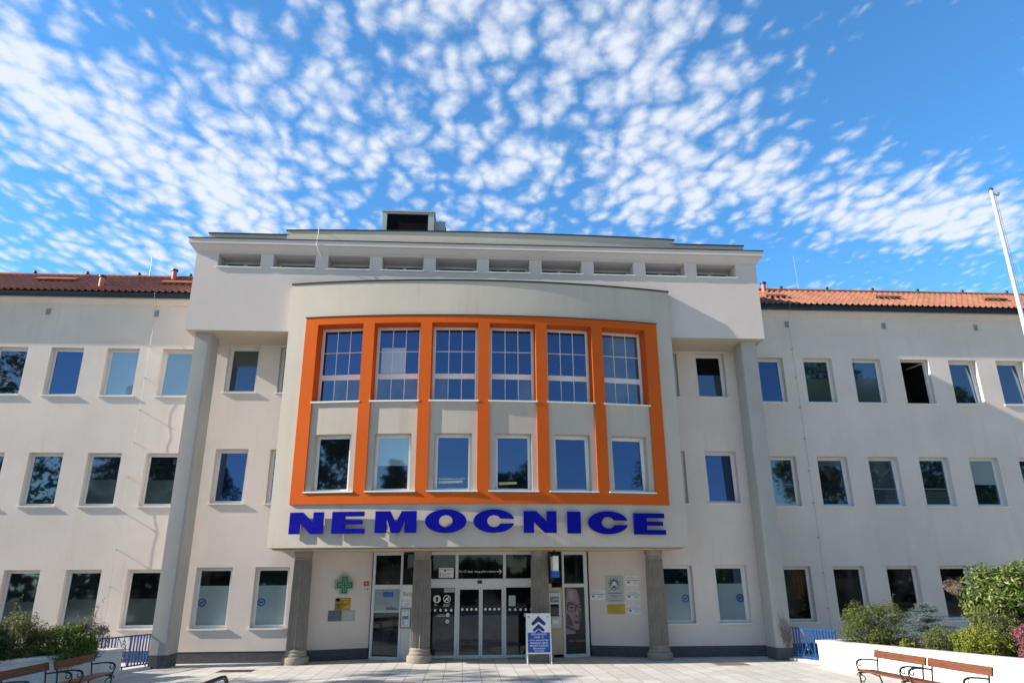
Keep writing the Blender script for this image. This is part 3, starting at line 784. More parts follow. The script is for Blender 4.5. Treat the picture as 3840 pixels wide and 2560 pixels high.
for ch, a, b, z0, z1 in [('N', -5.36, -4.31, 3.80, 4.445), ('E', -4.04, -3.03, 3.80, 4.45), ('M', -2.715, -1.46, 3.81, 4.455), ('O', -1.20, .06, 3.80, 4.50), ('C', .27, 1.53, 3.80, 4.50),
                         ('N', 1.81, 2.83, 3.80, 4.45), ('I', 3.17, 3.59, 3.785, 4.44), ('C', 3.83, 5.11, 3.765, 4.465), ('E', 5.31, 6.355, 3.765, 4.415)]:
    A_, B_ = bayP(a, -.165, 0), bayP(b, -.165, 0); T = frame(A_[:2], B_[:2], z0); W = math.dist(A_[:2], B_[:2]); H = z1 - z0
    mb = MB()
    if ch in 'OC': ring_letter(mb, W, H, ch == 'C', T)
    else: mb.prism([(x*W, z*H) for x, z in LP[ch]], 0, .07, 0, T)
    for fx in (.18, .82):
        mb.box(W*fx - .015, W*fx + .015, .071, .185, H*.14, H*.19, 0, T)
    mb.build('raised_letter', M['signblue'], sg)

# ------------------------------------------------------------------ signs and plaques by the entrance
c = MB(); cs, cz = 1.27, 2.31
def cross(r, w): return [(cs - w, cz - r), (cs + w, cz - r), (cs + w, cz - w), (cs + r, cz - w), (cs + r, cz + w), (cs + w, cz + w), (cs + w, cz + r), (cs - w, cz + r), (cs - w, cz + w), (cs - r, cz + w), (cs - r, cz - w), (cs - w, cz - w)]
c.prism(cross(.29, .125), -.14, -.01, 1, TNL); c.prism(cross(.255, .09), -.15, -.1405, 0, TNL); c.prism(cross(.21, .045), -.155, -.1505, 1, TNL); c.prism(cross(.185, .02), -.16, -.1555, 0, TNL)
tag(c.build('pharmacy_cross', [M['green'], M['greenl']]), 'green pharmacy cross sign on the niche wall left of the entrance', 'sign')
def plate(name, T, s0, s1, z0, z1, mats, label, extra=None, d=.02, cat='plaque', group=None):
    mb = MB(); mb.box(s0, s1, -d, -.001, z0, z1, 0, T)
    if extra: extra(mb, T, -d - .0015)
    return tag(mb.build(name, mats), label, cat, group)
def lines(mb, T, y, x0, x1, zs, h, m):
    for i, z in enumerate(zs): mb.box(x0, x1 - (x1 - x0)*(.18*(i % 3)), y, y + .001, z, z + h, m, T)
plate('yellow_plaque', TNL, 1.02, 1.53, 1.53, 1.905, [M['brass'], M['black'], M['yellow']], 'yellow information board above the slate and white plaques', lambda mb, T, y: (mb.box(1.05, 1.17, y, y + .001, 1.80, 1.89, 1, T), mb.box(1.20, 1.50, y, y + .001, 1.84, 1.875, 2, T), mb.prism([(1.27, 1.55), (1.52, 1.56), (1.52, 1.72), (1.33, 1.64)], y, y + .001, 2, T), mb.box(1.30, 1.51, y, y + .001, 1.74, 1.82, 2, T), lines(mb, T, y, 1.04, 1.24, (1.70, 1.66, 1.58), .015, 1)))
plate('slate_plaque', TNL, .82, 1.262, 1.19, 1.52, [M['plated'], M['inkg']], 'dark slate plaque below the yellow board', lambda mb, T, y: (ring(mb, .825, 1.257, 1.195, 1.515, .012, y, y + .001, T, 1), lines(mb, T, y, .90, 1.2, (1.44, 1.37, 1.31, 1.25), .014, 1)))
plate('white_plaque', TNL, 1.27, 1.70, 1.18, 1.515, [M['platel'], M['inkg']], 'blank pale plaque beside the slate plaque', lambda mb, T, y: ring(mb, 1.30, 1.67, 1.21, 1.485, .006, y, y + .001, T, 1))
plate('house_number_plate', TNL, 1.94, 2.12, 2.285, 2.425, [M['red'], M['white']], 'red house number plate above the white one', lambda mb, T, y: mb.text('754', .085, T, 2.03, 2.325, y, 1))
plate('house_number_plate', TNL, 1.94, 2.12, 2.09, 2.235, [M['white'], M['ink']], 'white house number plate reading 119 under the red one', lambda mb, T, y: mb.text('119', .11, T, 2.03, 2.125, y, 1, bold=.004))
def emblem(mb, T, y):
    cx, cz_ = .875, 2.29
    for i in range(30):
        a0, a1 = 2*PI*i/30, 2*PI*(i+1)/30
        mb.face([T(cx + r*cos(a), y, cz_ + r*sin(a)) for r, a in ((.165, a0), (.205, a0), (.205, a1), (.165, a1))], 2 if i % 3 else 0)
        if .05 < (i/30) < .45 or i/30 > .96 or i/30 < .05 or .45 <= i/30 < .54:
            mb.face([T(cx + r*cos(a), y, cz_ + r*sin(a)) for r, a in ((.10, a0), (.145, a0), (.145, a1), (.10, a1))], 1)
    mb.prism([(cx - .10, cz_ - .13), (cx + .10, cz_ - .13), (cx, cz_ - .06)], y, y + .001, 1, T)
    mb.prism([(cx - .06, cz_ - .02), (cx + .07, cz_ - .02), (cx + .01, cz_ + .08)], y, y + .001, 3, T)
    lines(mb, T, y, .66, 1.12, (1.985,), .022, 1)
    for z, w in ((1.925, .14), (1.89, .17), (1.855, .10)): mb.box(cx - w, cx + w, y, y + .001, z, z + .014, 2, T)
    mb.box(.68, 1.12, y, y + .001, 1.745, 1.765, 2, T)
plate('emblem_plaque', TNR, .58, 1.19, 1.70, 2.555, [M['platel'], M['navy'], M['inkg'], M['white']], 'large pale grey plaque with a round dark emblem right of the entrance', emblem)
plate('yellow_plaque', TNR, .60, 1.20, 1.325, 1.645, [M['yellow'], M['brass']], 'ochre yellow plaque under the round emblem plaque', lambda mb, T, y: lines(mb, T, y, .68, 1.13, (1.57, 1.51, 1.45, 1.39), .02, 1))
def small(s0, s1, z0, z1, label):
    def ex(mb, T, y):
        zm = z0 + (z1 - z0)*.56; w = s1 - s0
        mb.box(s0, s1, y, y + .001, zm - .008, zm + .008, 1, T)
        mb.box(s0 + .05, s0 + .13, y, y + .001, zm - .085, zm - .035, 1, T)
        lines(mb, T, y, s0 + w*.55, s1 - .04, (zm - .06, zm - .10), .012, 2); lines(mb, T, y, s0 + .04, s1 - .06, (zm + .05, zm + .085), .01, 2)
    plate('project_plaque', TNR, s0, s1, z0, z1, [M['white'], M['navy'], M['inkg']], label, ex, group='small white project plaques')
small(1.28, 1.71, 2.215, 2.555, 'small white project plaque, topmost of the column right of the emblem')
small(1.27, 1.73, 1.77, 2.075, 'small white project plaque, middle of the column right of the emblem')
small(1.29, 1.73, 1.325, 1.635, 'small white project plaque right of the ochre yellow plaque')
small(.04, .52, 1.775, 2.095, 'small white project plaque left of the emblem, nearest the glass')
# posters and boards on the glazing
def info(mb, T, y):
    mb.box(.42, .78, y, y + .001, 1.93, 2.08, 1, T); mb.text('NEMOCNICE', .05, T, .60, 1.985, y - .001, 0, maxw=.28); mb.prism([(.50, 2.08), (.56, 2.08), (.53, 2.12)], y, y + .001, 1, T)
    lines(mb, T, y, .17, .40, (2.04, 1.99, 1.88, 1.83), .012, 2); lines(mb, T, y, .25, .62, (1.74, 1.70), .012, 2); lines(mb, T, y, .55, .95, (1.53, 1.57), .03, 3)
    mb.box(.12, 1.02, y, y + .001, 1.435, 1.49, 4, T)
plate('info_poster', TL, .115, 1.03, 1.43, 2.165, [M['frost'], M['lblue'], M['inkg'], M['lips'], M['platel']], 'pale blue information poster with a blue badge on the left glass door', info, .012, 'poster')
plate('lettered_board', TL, 1.06, LL + .2, 1.83, 2.30, [M['white'], M['inkg']], 'white board with grey lettering half hidden behind the second fluted column', lambda mb, T, y: mb.text('BabyBox', .19, T, 1.13, 1.955, y, 1, 'LEFT'), .02, 'board')
plate('notice_board', TL, 1.12, LL + .2, 1.60, 1.78, [M['white'], M['inkg']], 'narrow white notice strip under the lettered white board', lambda mb, T, y: lines(mb, T, y, 1.2, 1.38, (1.72, 1.68, 1.64), .012, 1), .015, 'notice')
def cab(mb, T, y):
    ring(mb, 1.08, LL + .2, .955, 1.575, .03, y - .01, y + .0005, T, 1); mb.box(1.15, 1.36, y, y + .001, 1.05, 1.50, 2, T); mb.box(1.15, 1.36, y - .002, y - .001, 1.44, 1.48, 3, T)
plate('baby_hatch_cabinet', TL, 1.08, LL + .2, .95, 1.58, [M['alu'], M['inkg'], M['blind'], M['white']], 'grey framed cabinet hatch set in the white panel behind the column', cab, .05, 'cabinet')
def notice(mb, T, y):
    mb.box(1.07, 1.55, y, y + .001, 2.79, 2.805, 1, T); mb.box(1.23, 1.29, y, y + .001, 2.72, 2.78, 2, T); mb.box(1.10, 1.13, y, y + .001, 2.57, 2.68, 1, T); mb.box(1.2, 1.215, y, y + .001, 2.57, 2.68, 1, T); lines(mb, T, y, 1.25, 1.5, (2.66, 2.62, 2.58), .01, 1); lines(mb, T, y, 1.31, 1.5, (2.755,), .012, 1)
plate('paper_notice', TC, 1.06, 1.555, 2.52, 2.84, [M['white'], M['inkg'], M['navy']], 'white paper notice in the fanlight above the left door pane', notice, .006, 'notice')
plate('paper_notice', TC, 3.42, 3.65, 1.61, 1.945, [M['platel'], M['inkg']], 'small pale paper sheet on the glass right of the sliding doors', lambda mb, T, y: lines(mb, T, y, 3.46, 3.6, (1.88, 1.84, 1.8), .008, 1), .004, 'notice')
def face_poster(mb, T, y):
    x0, z0, w, h = .46, .085, .725, 2.10
    X = lambda u: x0 + u*w
    Z = lambda v: z0 + (1 - v)*h
    def poly(pts, m, k=0): mb.prism([(X(u), Z(v)) for u, v in pts], y - .001*k, y - .001*k + .0008, m, T)
    poly([(0.02, .98), (0, .01), (.30, .01), (.62, .03), (.74, .10), (.80, .20), (.83, .33), (.82, .46), (.76, .53), (.72, .60), (.63, .645), (.54, .64), (.30, .60), (.06, .57), (.04, .70), (.02, .70)], 1, 1)
    poly([(.02, .56), (.30, .60), (.54, .64), (.50, .66), (.28, .65), (.04, .60)], 2, 2)
    poly([(.04, .60), (.28, .65), (.50, .66), (.52, .70), (.12, .70), (.04, .72)], 1, 2)
    poly([(.10, .70), (1, .70), (1, 1), (0.02, 1), (.02, .80)], 3, 3)
    poly([(.08, .235), (.16, .225), (.45, .225), (.50, .24), (.40, .25), (.12, .25)], 2, 3)
    poly([(.0, .0), (.14, .02), (.10, .12), (.06, .25), (.05, .36), (.0, .40)], 2, 2)
    poly([(.60, .03), (.74, .10), (.80, .20), (.82, .30), (.74, .24), (.68, .12)], 2, 2)
    poly([(.22, .06), (.44, .05), (.48, .14), (.40, .20), (.24, .19)], 6, 2)
    poly([(.60, .29), (.64, .33), (.66, .41), (.60, .41), (.585, .35)], 6, 2)
    poly([(.70, .38), (.81, .36), (.81, .46), (.75, .53), (.71, .58), (.69, .50)], 2, 2)
    poly([(.08, .38), (.22, .42), (.34, .50), (.40, .58), (.22, .575), (.06, .55)], 2, 2)
    poly([(.50, .545), (.62, .56), (.60, .60), (.50, .60)], 6, 3)
    poly([(.80, .08), (.86, .20), (.90, .42), (.86, .60), (.84, .46), (.835, .25)], 5, 2)
    def lens(cu, cv, rw, rh):
        n = 20; pts = [(cu + rw*abs(cos(2*PI*i/n))**.6*(1 if cos(2*PI*i/n) > 0 else -1), cv + rh*abs(sin(2*PI*i/n))**.6*(1 if sin(2*PI*i/n) > 0 else -1)) for i in range(n)]
        for i in range(n):
            a, b = pts[i], pts[(i+1) % n]; ia, ib = [(cu + (p[0]-cu)*.80, cv + (p[1]-cv)*.80) for p in (a, b)]
            mb.face([T(X(p[0]), y - .004, Z(p[1])) for p in (a, b, ib, ia)], 3)
        poly([(cu - rw*.6, cv), (cu - rw*.1, cv - rh*.35), (cu + rw*.6, cv + .005), (cu, cv + rh*.25)], 2, 4)
        poly([(cu - rw*.15, cv - rh*.2), (cu + rw*.18, cv - rh*.2), (cu + rw*.18, cv + rh*.2), (cu - rw*.15, cv + rh*.2)], 3, 5)
    lens(.34, .31, .24, .058); lens(.78, .31, .16, .055)
    poly([(.56, .275), (.64, .275), (.64, .29), (.56, .29)], 3, 4); poly([(.0, .262), (.12, .27), (.12, .28), (.0, .272)], 3, 4)
    poly([(.50, .43), (.60, .42), (.68, .435), (.64, .455), (.54, .455)], 2, 4)
    poly([(.42, .525), (.54, .508), (.60, .512), (.67, .505), (.74, .52), (.66, .53), (.50, .532)], 4, 4)
    poly([(.46, .532), (.66, .53), (.72, .525), (.64, .555), (.54, .555)], 4, 4)
    poly([(.46, .529), (.72, .524), (.60, .535)], 2, 5)
    mb.text('City', .105, T, X(.15), Z(.815), y - .005, 6, 'LEFT'); mb.text('Optika', .105, T, X(.47), Z(.815), y - .005, 6, 'LEFT', maxw=.36)
    for k in range(3): poly([(.25 + .06*k, .905 + .012*k), (.48, .900 + .02*k), (.48, .908 + .02*k), (.25 + .06*k, .912 + .012*k)], 5, 4)
plate('optician_poster', TR, .458, 1.188, .103, 2.188, [M['posterbg'], M['skin'], M['skin2'], M['ink'], M['lips'], M['posterh'], M['skinl']], 'tall dark poster of a woman in black glasses on the right door panel', face_poster, .012, 'poster')
am = empty('cash_machine', (2.93, 25.2, 0), 'grey cash machine built into the beige panel behind the third column', 'cash machine')
mb = MB(); mb.box(-.12, .27, -.10, -.002, .92, 2.02, 0, TR); mb.box(-.12, .27, -.16, -.1005, 1.20, 1.24, 0, TR); mb.build('casing', M['alu'], am)
mb = MB(); mb.box(-.10, .22, -.104, -.1005, 1.72, 1.90, 0, TR); mb.text('ATM', .11, TR, .10, 1.77, -.1055, 1); mb.build('header_panel', [M['inkg'], M['white']], am)
mb = MB(); mb.box(-.10, .21, -.103, -.1005, 1.28, 1.66, 0, TR); mb.build('screen', M['glassd'], am)
mb = MB(); mb.box(-.08, .18, -.159, -.102, 1.05, 1.19, 0, TR); mb.build('keypad', M['steel'], am)
# hanging lightbox sign
hs = empty('hanging_sign', (2.93, 23.9, 3.36), 'narrow white sign with a blue foot hanging under the canopy by the third column', 'sign')
mb = MB(); mb.box(2.845, 3.02, 23.55, 24.25, 2.70, 3.155); mb.build('white_box', M['white'], hs)
mb = MB(); mb.box(2.82, 3.045, 23.54, 24.26, 2.50, 2.699); mb.build('blue_foot', M['lblue'], hs)
mb = MB(); mb.box(2.90, 2.96, 23.86, 23.94, 3.256, 3.36); mb.build('bracket', M['ink'], hs)
# A-frame board
af = empty('pavement_sign', (2.35, 23.6, 0), 'white framed pavement sign with two dark blue chevrons and blue text panel', 'sign')
tl = rad(9); AFc, AFs = cos(tl), sin(tl)
TF = lambda x, y, z: (1.965 + x, 23.42 + y*AFc + z*AFs, z*AFc - y*AFs)
TK = lambda x, y, z: (1.965 + x, 23.92 - y*AFc - z*AFs, z*AFc - y*AFs)
for T in (TF, TK):
    mb = MB(); mb.box(0, .035, 0, .03, 0, 1.46, 0, T); mb.box(.735, .77, 0, .03, 0, 1.46, 0, T); mb.box(.035, .735, 0, .03, 1.42, 1.46, 0, T); mb.box(.035, .735, 0, .03, .29, .33, 0, T)
    mb.build('frame', M['white'], af)
    mb = MB(); mb.box(.035, .735, .008, .02, .331, 1.419, 0, T)
    if T is TF:
        y = .0065
        mb.box(.04, .73, y, y + .001, .335, .90, 1, T)
        def chev(cx, zt, w, th):
            mb.prism([(cx, zt), (cx + w*.86, zt - w*.80), (cx + w, zt - w*.98), (cx + w*.95, zt - w*1.2), (cx + w*.72, zt - w*1.24), (cx, zt - th), (cx - w*.72, zt - w*1.24), (cx - w*.95, zt - w*1.2), (cx - w, zt - w*.98), (cx - w*.86, zt - w*.80)], y - .001, y, 2, T)
        chev(.385, 1.385, .225, .165); chev(.385, 1.155, .185, .135)
        mb.prism([(.385, 1.0), (.275, .90), (.495, .90)], y - .001, y, 1, T)
        for s, z, h_, w_ in (('OČKOVÁNÍ PROTI', .825, .055, .48), ('COVID - 19', .745, .05, .29), ('1. PATRO - AMBULANTNÍ TRAKT', .665, .036, .60), ('PRAKTICKÝ LÉKAŘ', .575, .06, .54), ('PRO DĚTI A DOROST', .50, .056, .58), ('PŘÍSTAVNÍ PAVILON', .425, .045, .38), ('TEL. 571 758 252', .365, .036, .29)):
            mb.text(s, h_*1.25, T, .385, z, y - .0015, 0, maxw=w_, bold=.0015)
        mb.box(.06, .11, y, y + .001, 1.36, 1.385, 2, T); mb.box(.06, .11, y, y + .001, 1.33, 1.345, 2, T); mb.box(.655, .69, y, y + .001, 1.345, 1.375, 2, T)
    mb.build('board', [M['white'], M['lblue'], M['navy']], af)

# ------------------------------------------------------------------ roof machine, wires, flagpole
ac = empty('rooftop_cooler', (-2.3, 25, 13.95), 'pale metal ventilation unit with a black intake on the roof', 'ventilation unit')
mb = MB(); mb.box(-3.32, -3.16, 24.5, 24.62, 14.2, 15.93); mb.box(-1.58, -1.36, 24.5, 24.62, 14.2, 15.93); mb.box(-3.16, -1.58, 24.5, 24.62, 15.86, 15.93); mb.box(-3.16, -1.58, 24.5, 24.62, 14.2, 14.34); mb.box(-3.32, -1.36, 24.62, 25.7, 14.2, 15.93, 0, skip='f'); mb.box(-3.36, -1.32, 24.46, 25.74, 15.931, 15.99, 0); mb.box(-3.25, -3.1, 24.7, 25.6, 13.95, 14.2, 0); mb.box(-1.6, -1.45, 24.7, 25.6, 13.95, 14.2, 0)
mb.build('casing', M['platel'], ac)
mb = MB(); mb.box(-3.158, -1.582, 24.56, 24.615, 14.342, 15.858); mb.build('intake', M['black'], ac)
mb = MB(); mb.box(-1.355, -.93, 24.8, 25.6, 14.2, 15.72, 0)
for z in (14.5, 15.0, 15.4): mb.box(-.929, -.90, 24.9, 25.0, z, z + .12, 1)
mb.build('side_duct', [M['platel'], M['ink']], ac)
def wire(name, x, zs, label, y0=25.5):
    e = empty(name, (x, y0, 0), label, 'lightning conductor')
    w = MB(); rnd = random.Random(3); pts = [(x - .02, 25.06, 12.62), (x, 25.08, 12.42), (x + .01, 25.30, 12.2)]
    z = 11.9
    while z > .6: pts.append((x + .012*rnd.uniform(-1, 1), 25.36 + .012*rnd.uniform(-1, 1), z)); z -= .4
    w.tube(pts, .006, 6); w.build('wire', M['zinc'], e)
    for z in zs:
        b = MB(); b.tube([(x, 25.35, z), (x, 25.505, z)], .010, 6); b.box(x - .022, x + .022, 25.345, 25.375, z - .022, z + .022); b.build('wall_bracket', M['zinc'], e)
wire('lightning_conductor', -11.59, [10.6, 9.41, 8.24, 7.07, 5.86, 4.68, 3.47, 2.29, 1.2], 'thin lightning conductor wire on brackets down the sunlit left wing')
wire('lightning_conductor', 12.62, [10.89, 9.74, 8.57, 7.37, 6.18, 5.02, 3.81, 2.61, 1.44], 'thin lightning conductor wire on brackets down the shaded right wing')
mb = MB(); mb.tube([(-5.44, 23.6, 14.58), (-5.43, 23.33, 14.57), (-5.42, 23.28, 14.3), (-5.40, 23.1, 13.99), (-5.38, 23.06, 13.7), (-5.31, 23.12, 13.5), (-5.22, 23.24, 13.3), (-5.10, 23.325, 13.05)], .012, 6)
tag(mb.build('roof_cable', M['white']), 'white loose cable hanging over the cornice', 'cable')
for x, y, z, h_, lab in ((-8.9 + 23.4, 27.8, 14.45, 1.6, 'thin lightning rod nearest the attic on the orange roof ridge'), (25.0, 27.8, 14.45, 1.5, 'thin lightning rod by the flagpole on the orange roof ridge'), (-13.2, 27.8, 14.45, .9, 'thin lightning rod on the maroon roof ridge')):
    mb = MB(); mb.tube([(x, y, z - .1), (x, y, z + .25)], .022, 6); mb.tube([(x, y, z + .25), (x - .03, y, z + h_)], .011, 6); tag(mb.build('lightning_rod', M['zinc']), lab, 'lightning rod')
fp = empty('flagpole', (14.12, 16, .6), 'tall tapering white flagpole behind the white planter wall', 'flagpole')
mb = MB(); mb.tube([(14.10, 16, .55), (14.10, 16, 4), (14.12, 16, 8.33), (14.15, 16, 12.38)], [.068, .064, .055, .043], 16); mb.build('pole', M['pole'], fp)
mb = MB(); mb.tube([(14.15, 16, 12.3), (14.30, 15.99, 12.22)], .02, 8); mb.tube([(14.30, 15.99, 12.22), (14.34, 15.99, 12.3)], .03, 8); mb.build('pulley_arm', M['steel'], fp)
mb = MB(); mb.lathe([(.055, 0), (.06, .03), (.03, .07)], (14.15, 16, 12.38), 12); mb.build('cap', M['ink'], fp)
mb = MB(); mb.tube([(14.24, 15.99, 12.22), (14.215, 15.97, 8), (14.195, 15.95, 2)], .004, 5); mb.build('halyard', M['zinc'], fp)

# ------------------------------------------------------------------ planters, railings, benches
def planter(name, c0, c1, side, label):
    e = empty(name, (c0[0], c0[1], 0), label, 'planter wall')
    dx, dy = c1[0] - c0[0], c1[1] - c0[1]; L = math.hypot(dx, dy); dx, dy = dx/L, dy/L
    ox, oy = (-dy, dx) if side > 0 else (dy, -dx)      # outward = away from plaza (into the bed)
    if (ox > 0) != (side > 0): ox, oy = -ox, -oy
    P = lambda s, t: (c0[0] + dx*s + ox*t, c0[1] + dy*s + oy*t)
    mb = MB(); mb.slab([P(0, 0), P(L, 0), P(L, .30), P(0.0, .30)], 0, .615); mb.slab([P(0, .301), P(.30, .301), P(.30, 7), P(0, 7)], 0, .615)
    mb.build('wall', M['planter'], e)
    mb = MB()
    n = 6
    for i in range(n):
        a, b = -.03 + (L + .03)*i/n + (.003 if i else 0), -.03 + (L + .03)*(i + 1)/n - .003
        mb.slab([P(a, -.035), P(b, -.035), P(b, .34), P(a, .34)], .622, .70)
    mb.slab([P(-.03, .343), P(.34, .343), P(.34, 7), P(-.03, 7)], .622, .70)
    mb.build('coping', M['planter'], e)
    mb = MB(); mb.slab([P(.02, .02), P(L, .02), P(L, .28), P(.02, .28)], .6152, .6218); mb.build('mortar_joint', M['joint'], e)
    mb = MB()
    rnd = random.Random(5); nx, ny = 26, 16
    mb.grid([[(*P(.30 + (L - .3)*i/nx, .30 + 6.7*j/ny), .56 + .07*rnd.random()) for i in range(nx + 1)] for j in range(ny + 1)], 0)
    s = mb.build('soil', M['soil'], e)
planter('planter_wall', (-9.42, 22.0), (-13.7, 12.0), -1, 'splayed low white stone planter wall in shade left of the plaza')
planter('planter_wall', (10.46, 22.0), (13.66, 12.0), 1, 'splayed low white stone planter wall in full sun right of the plaza')

def railing(a, b, label):
    L = math.dist(a, b); T = frame(a, b)
    e = empty('blue_railing', (a[0], a[1], 0), label, 'railing')
    mb = MB(); mb.box(-.05, L + .3, -.16, .18, 0, .075, 0, T); mb.build('stone_kerb', M['planter'], e)
    for z, nm in ((.95, 'top_rail'), (.14, 'bottom_rail')):
        mb = MB(); mb.box(0, L, -.018, .018, z - .018, z + .018, 0, T); mb.build(nm, M['railblue'], e)
    for s in (.12, L*.45, L - .2):
        mb = MB(); mb.box(s - .014, s + .014, -.014, .014, .075, .121, 0, T); mb.build('foot', M['railblue'], e)
    n = 17; cx = L*.42; hw = .25
    for i in range(n):
        s = .04 + (L - .08)*i/(n - 1)
        if abs(s - cx) < hw - .01: continue
        mb = MB(); mb.box(s - .019, s + .019, -.012, .012,   .159, .931, 0, T); mb.build('bar', M['railblue'], e)
    mb = MB(); V = lambda s, z: T(s, 0, z)
    cz = .595
    mb.tube([V(cx + .10*cos(2*PI*i/20), cz + .155*sin(2*PI*i/20)) for i in range(20)], .011, 6, 0, True)
    mb.tube([V(cx + .055*cos(2*PI*i/16), cz + .09*sin(2*PI*i/16)) for i in range(16)], .010, 6, 0, True)
    for sx in (-1, 1):
        mb.tube([V(cx + sx*hw*.92, .935), V(cx + sx*.12, .80), V(cx + sx*.085, .70)], .011, 6); mb.tube([V(cx + sx*hw*.92, .155), V(cx + sx*.12, .39), V(cx + sx*.085, .48)], .011, 6)
        mb.tube([V(cx + sx*hw*.95, .935), V(cx + sx*hw*.95, .155)], .011, 6)
        mb.tube([V(cx + sx*.105, cz), V(cx + sx*hw*.95, cz)], .009, 6)
    mb.tube([V(cx, .935), V(cx, .76)], .010, 6); mb.tube([V(cx, .155), V(cx, .43)], .010, 6)
    mb.tube([V(cx + .06*cos(PI*i/10), .44 - .10*sin(PI*i/10)) for i in range(11)], .010, 6); mb.tube([V(cx + .06*cos(PI*i/10), .75 + .10*sin(PI*i/10)) for i in range(11)], .010, 6)
    mb.build('ornament', M['railblue'], e)
railing((-10.0, 21.9), (-9.34, 23.8), 'blue ornamental bar railing in shade beside the left pillar')
railing((10.36, 23.8), (11.0, 21.9), 'bright blue ornamental bar railing beside the right pillar')

def make_bench():
    e = empty('park_bench', (0, 0, 0), '', 'bench', 'wooden benches with cast iron ends')
    L = 1.72
    s = MB()
    for i in range(3): s.box(-.43 + i*.135, -.43 + i*.135 + .118, 0, L, .425 - .006*i, .46 - .006*i)
    s.build('seat', M['wood'], e)
    b = MB(); k = rad(12); TB = lambda x, y, z: (.035 + x*cos(k) + z*sin(k), y, .60 + z*cos(k) - x*sin(k))
    b.box(-.018, .018, 0, L, .10, .26, 0, TB); b.build('backrest', M['wood'], e)
    for y in (.10, L - .10):
        f = MB(); Q = lambda x, z: (x, y, z)
        f.tube([Q(.16, 0), Q(.09, .16), Q(.02, .40), Q(.045, .60), Q(.10, .86)], .017, 8)
        f.tube([Q(-.44, 0), Q(-.425, .12), Q(-.43, .25), Q(-.44, .33), Q(-.42, .40)], [.02, .016, .018, .016, .016], 8)
        f.tube([Q(-.45, .405), Q(-.2, .395), Q(.03, .385)], .016, 8)
        f.tube([Q(.035, .645), Q(-.12, .665), Q(-.30, .675), Q(-.40, .67), Q(-.465, .635), Q(-.485, .57), Q(-.46, .50), Q(-.43, .43)], .016, 8)
        f.tube([Q(-.395 + (.075 - .0035*i)*cos(.9 + i*.42), .585 + (.075 - .0035*i)*sin(.9 + i*.42)) for i in range(17)], .011, 6)
        f.tube([Q(-.43 + (.06 - .003*i)*cos(3.6 - i*.42), .36 + (.06 - .003*i)*sin(3.6 - i*.42)) for i in range(15)], .010, 6)
        f.tube([Q(-.42, .40), Q(-.30, .28), Q(-.36, .20), Q(-.425, .24)], .011, 6); f.tube([Q(.05, .30), Q(-.10, .36), Q(-.2, .39)], .012, 6)
        f.build('cast_iron_end', M['iron'], e)
    return e
b0 = make_bench()
spots = [(9.52, 15.42, 4, 'sunlit wooden bench farther along the right planter wall, nearer the entrance'), (9.64, 13.62, 4, 'sunlit wooden bench at the near end of the right planter wall'),
         (-8.50, 18.55, 181, 'shaded wooden bench by the left planter wall nearest the blue railing'), (-8.56, 16.75, 181, 'shaded wooden bench by the left planter wall cut off by the picture edge')]
for i, (x, y, a, lab) in enumerate(spots):
    o = b0 if i == 0 else copy_tree(b0)
    o.location = (x, y, 0); o.rotation_euler = (0, 0, rad(a)); o['label'] = lab
hr = empty('handrail', (-4.15, 13.0, 0), 'dark round handrail with a pale inner bar at the bottom edge', 'handrail')
mb = MB(); mb.tube([(-4.15, 9.5, .88), (-4.07, 13.45, .88), (-4.065, 13.62, .865), (-4.06, 13.72, .80), (-4.06, 13.75, .70), (-4.06, 13.75, 0)], .035, 10); mb.build('rail', M['iron'], hr)
mb = MB(); mb.tube([(-4.15, 9.5, .80), (-4.09, 13.3, .80), (-4.08, 13.55, .77), (-4.08, 13.64, .66), (-4.08, 13.64, 0)], .013, 8); mb.build('inner_bar', M['steel'], hr)
mb = MB(); mb.tube([(-4.15, 9.6, 0), (-4.15, 9.6, .85)], .03, 8); mb.build('post', M['iron'], hr)
for x, lab, mt in ((-6.5, 'dark drain grate in the dappled paving left of the entrance', 'grate'), (8.05, 'rust brown drain grate in the sunlit paving right of the entrance', 'mat')):
    mb = MB(); ring(mb, x - .48, x + .48, 22.45, 23.0, .05, 0, .01, lambda a, b_, c_: (a, c_, b_ + .002)) 
    for i in range(13): mb.box(x - .43 + i*.067, x - .43 + i*.067 + .04, 22.50, 22.95, .002, .010)
    mb.face([(x - .43, 22.5, .004), (x + .43, 22.5, .004), (x + .43, 22.95, .004), (x - .43, 22.95, .004)], 1)
    tag(mb.build('drain_grate', [M[mt], M['ink']]), lab, 'grate')
# ------------------------------------------------------------------ plants
def leaves(rnd, pts, size, asp, up=.3, out=None, jit=.5):
    """one little bent diamond per point; returns an MB"""
    mb = MB(); V, F = mb.v, mb.f
    for (p, nrm) in pts:
        d = Vector((rnd.gauss(0, 1), rnd.gauss(0, 1), rnd.gauss(0, 1))); d.normalize()
        n = (Vector(nrm)*(1 - jit) + d*jit + Vector((0, 0, up*.5)))
        if n.length < 1e-4: n = Vector((0, 0, 1))
        n.normalize(); t = n.cross(Vector((rnd.gauss(0, 1), rnd.gauss(0, 1), rnd.gauss(0, 1))))
        if t.length < 1e-4: continue
        t.normalize(); w = n.cross(t); s = size*rnd.uniform(.65, 1.3); q = Vector(p); b = len(V)
        V.extend([tuple(q - t*s), tuple(q + w*s*asp + n*s*.12), tuple(q + t*s), tuple(q - w*s*asp + n*s*.12)])
        F.append((b, b + 1, b + 2, b + 3)); mb.m.append(0); mb.sm.append(False)
    return mb
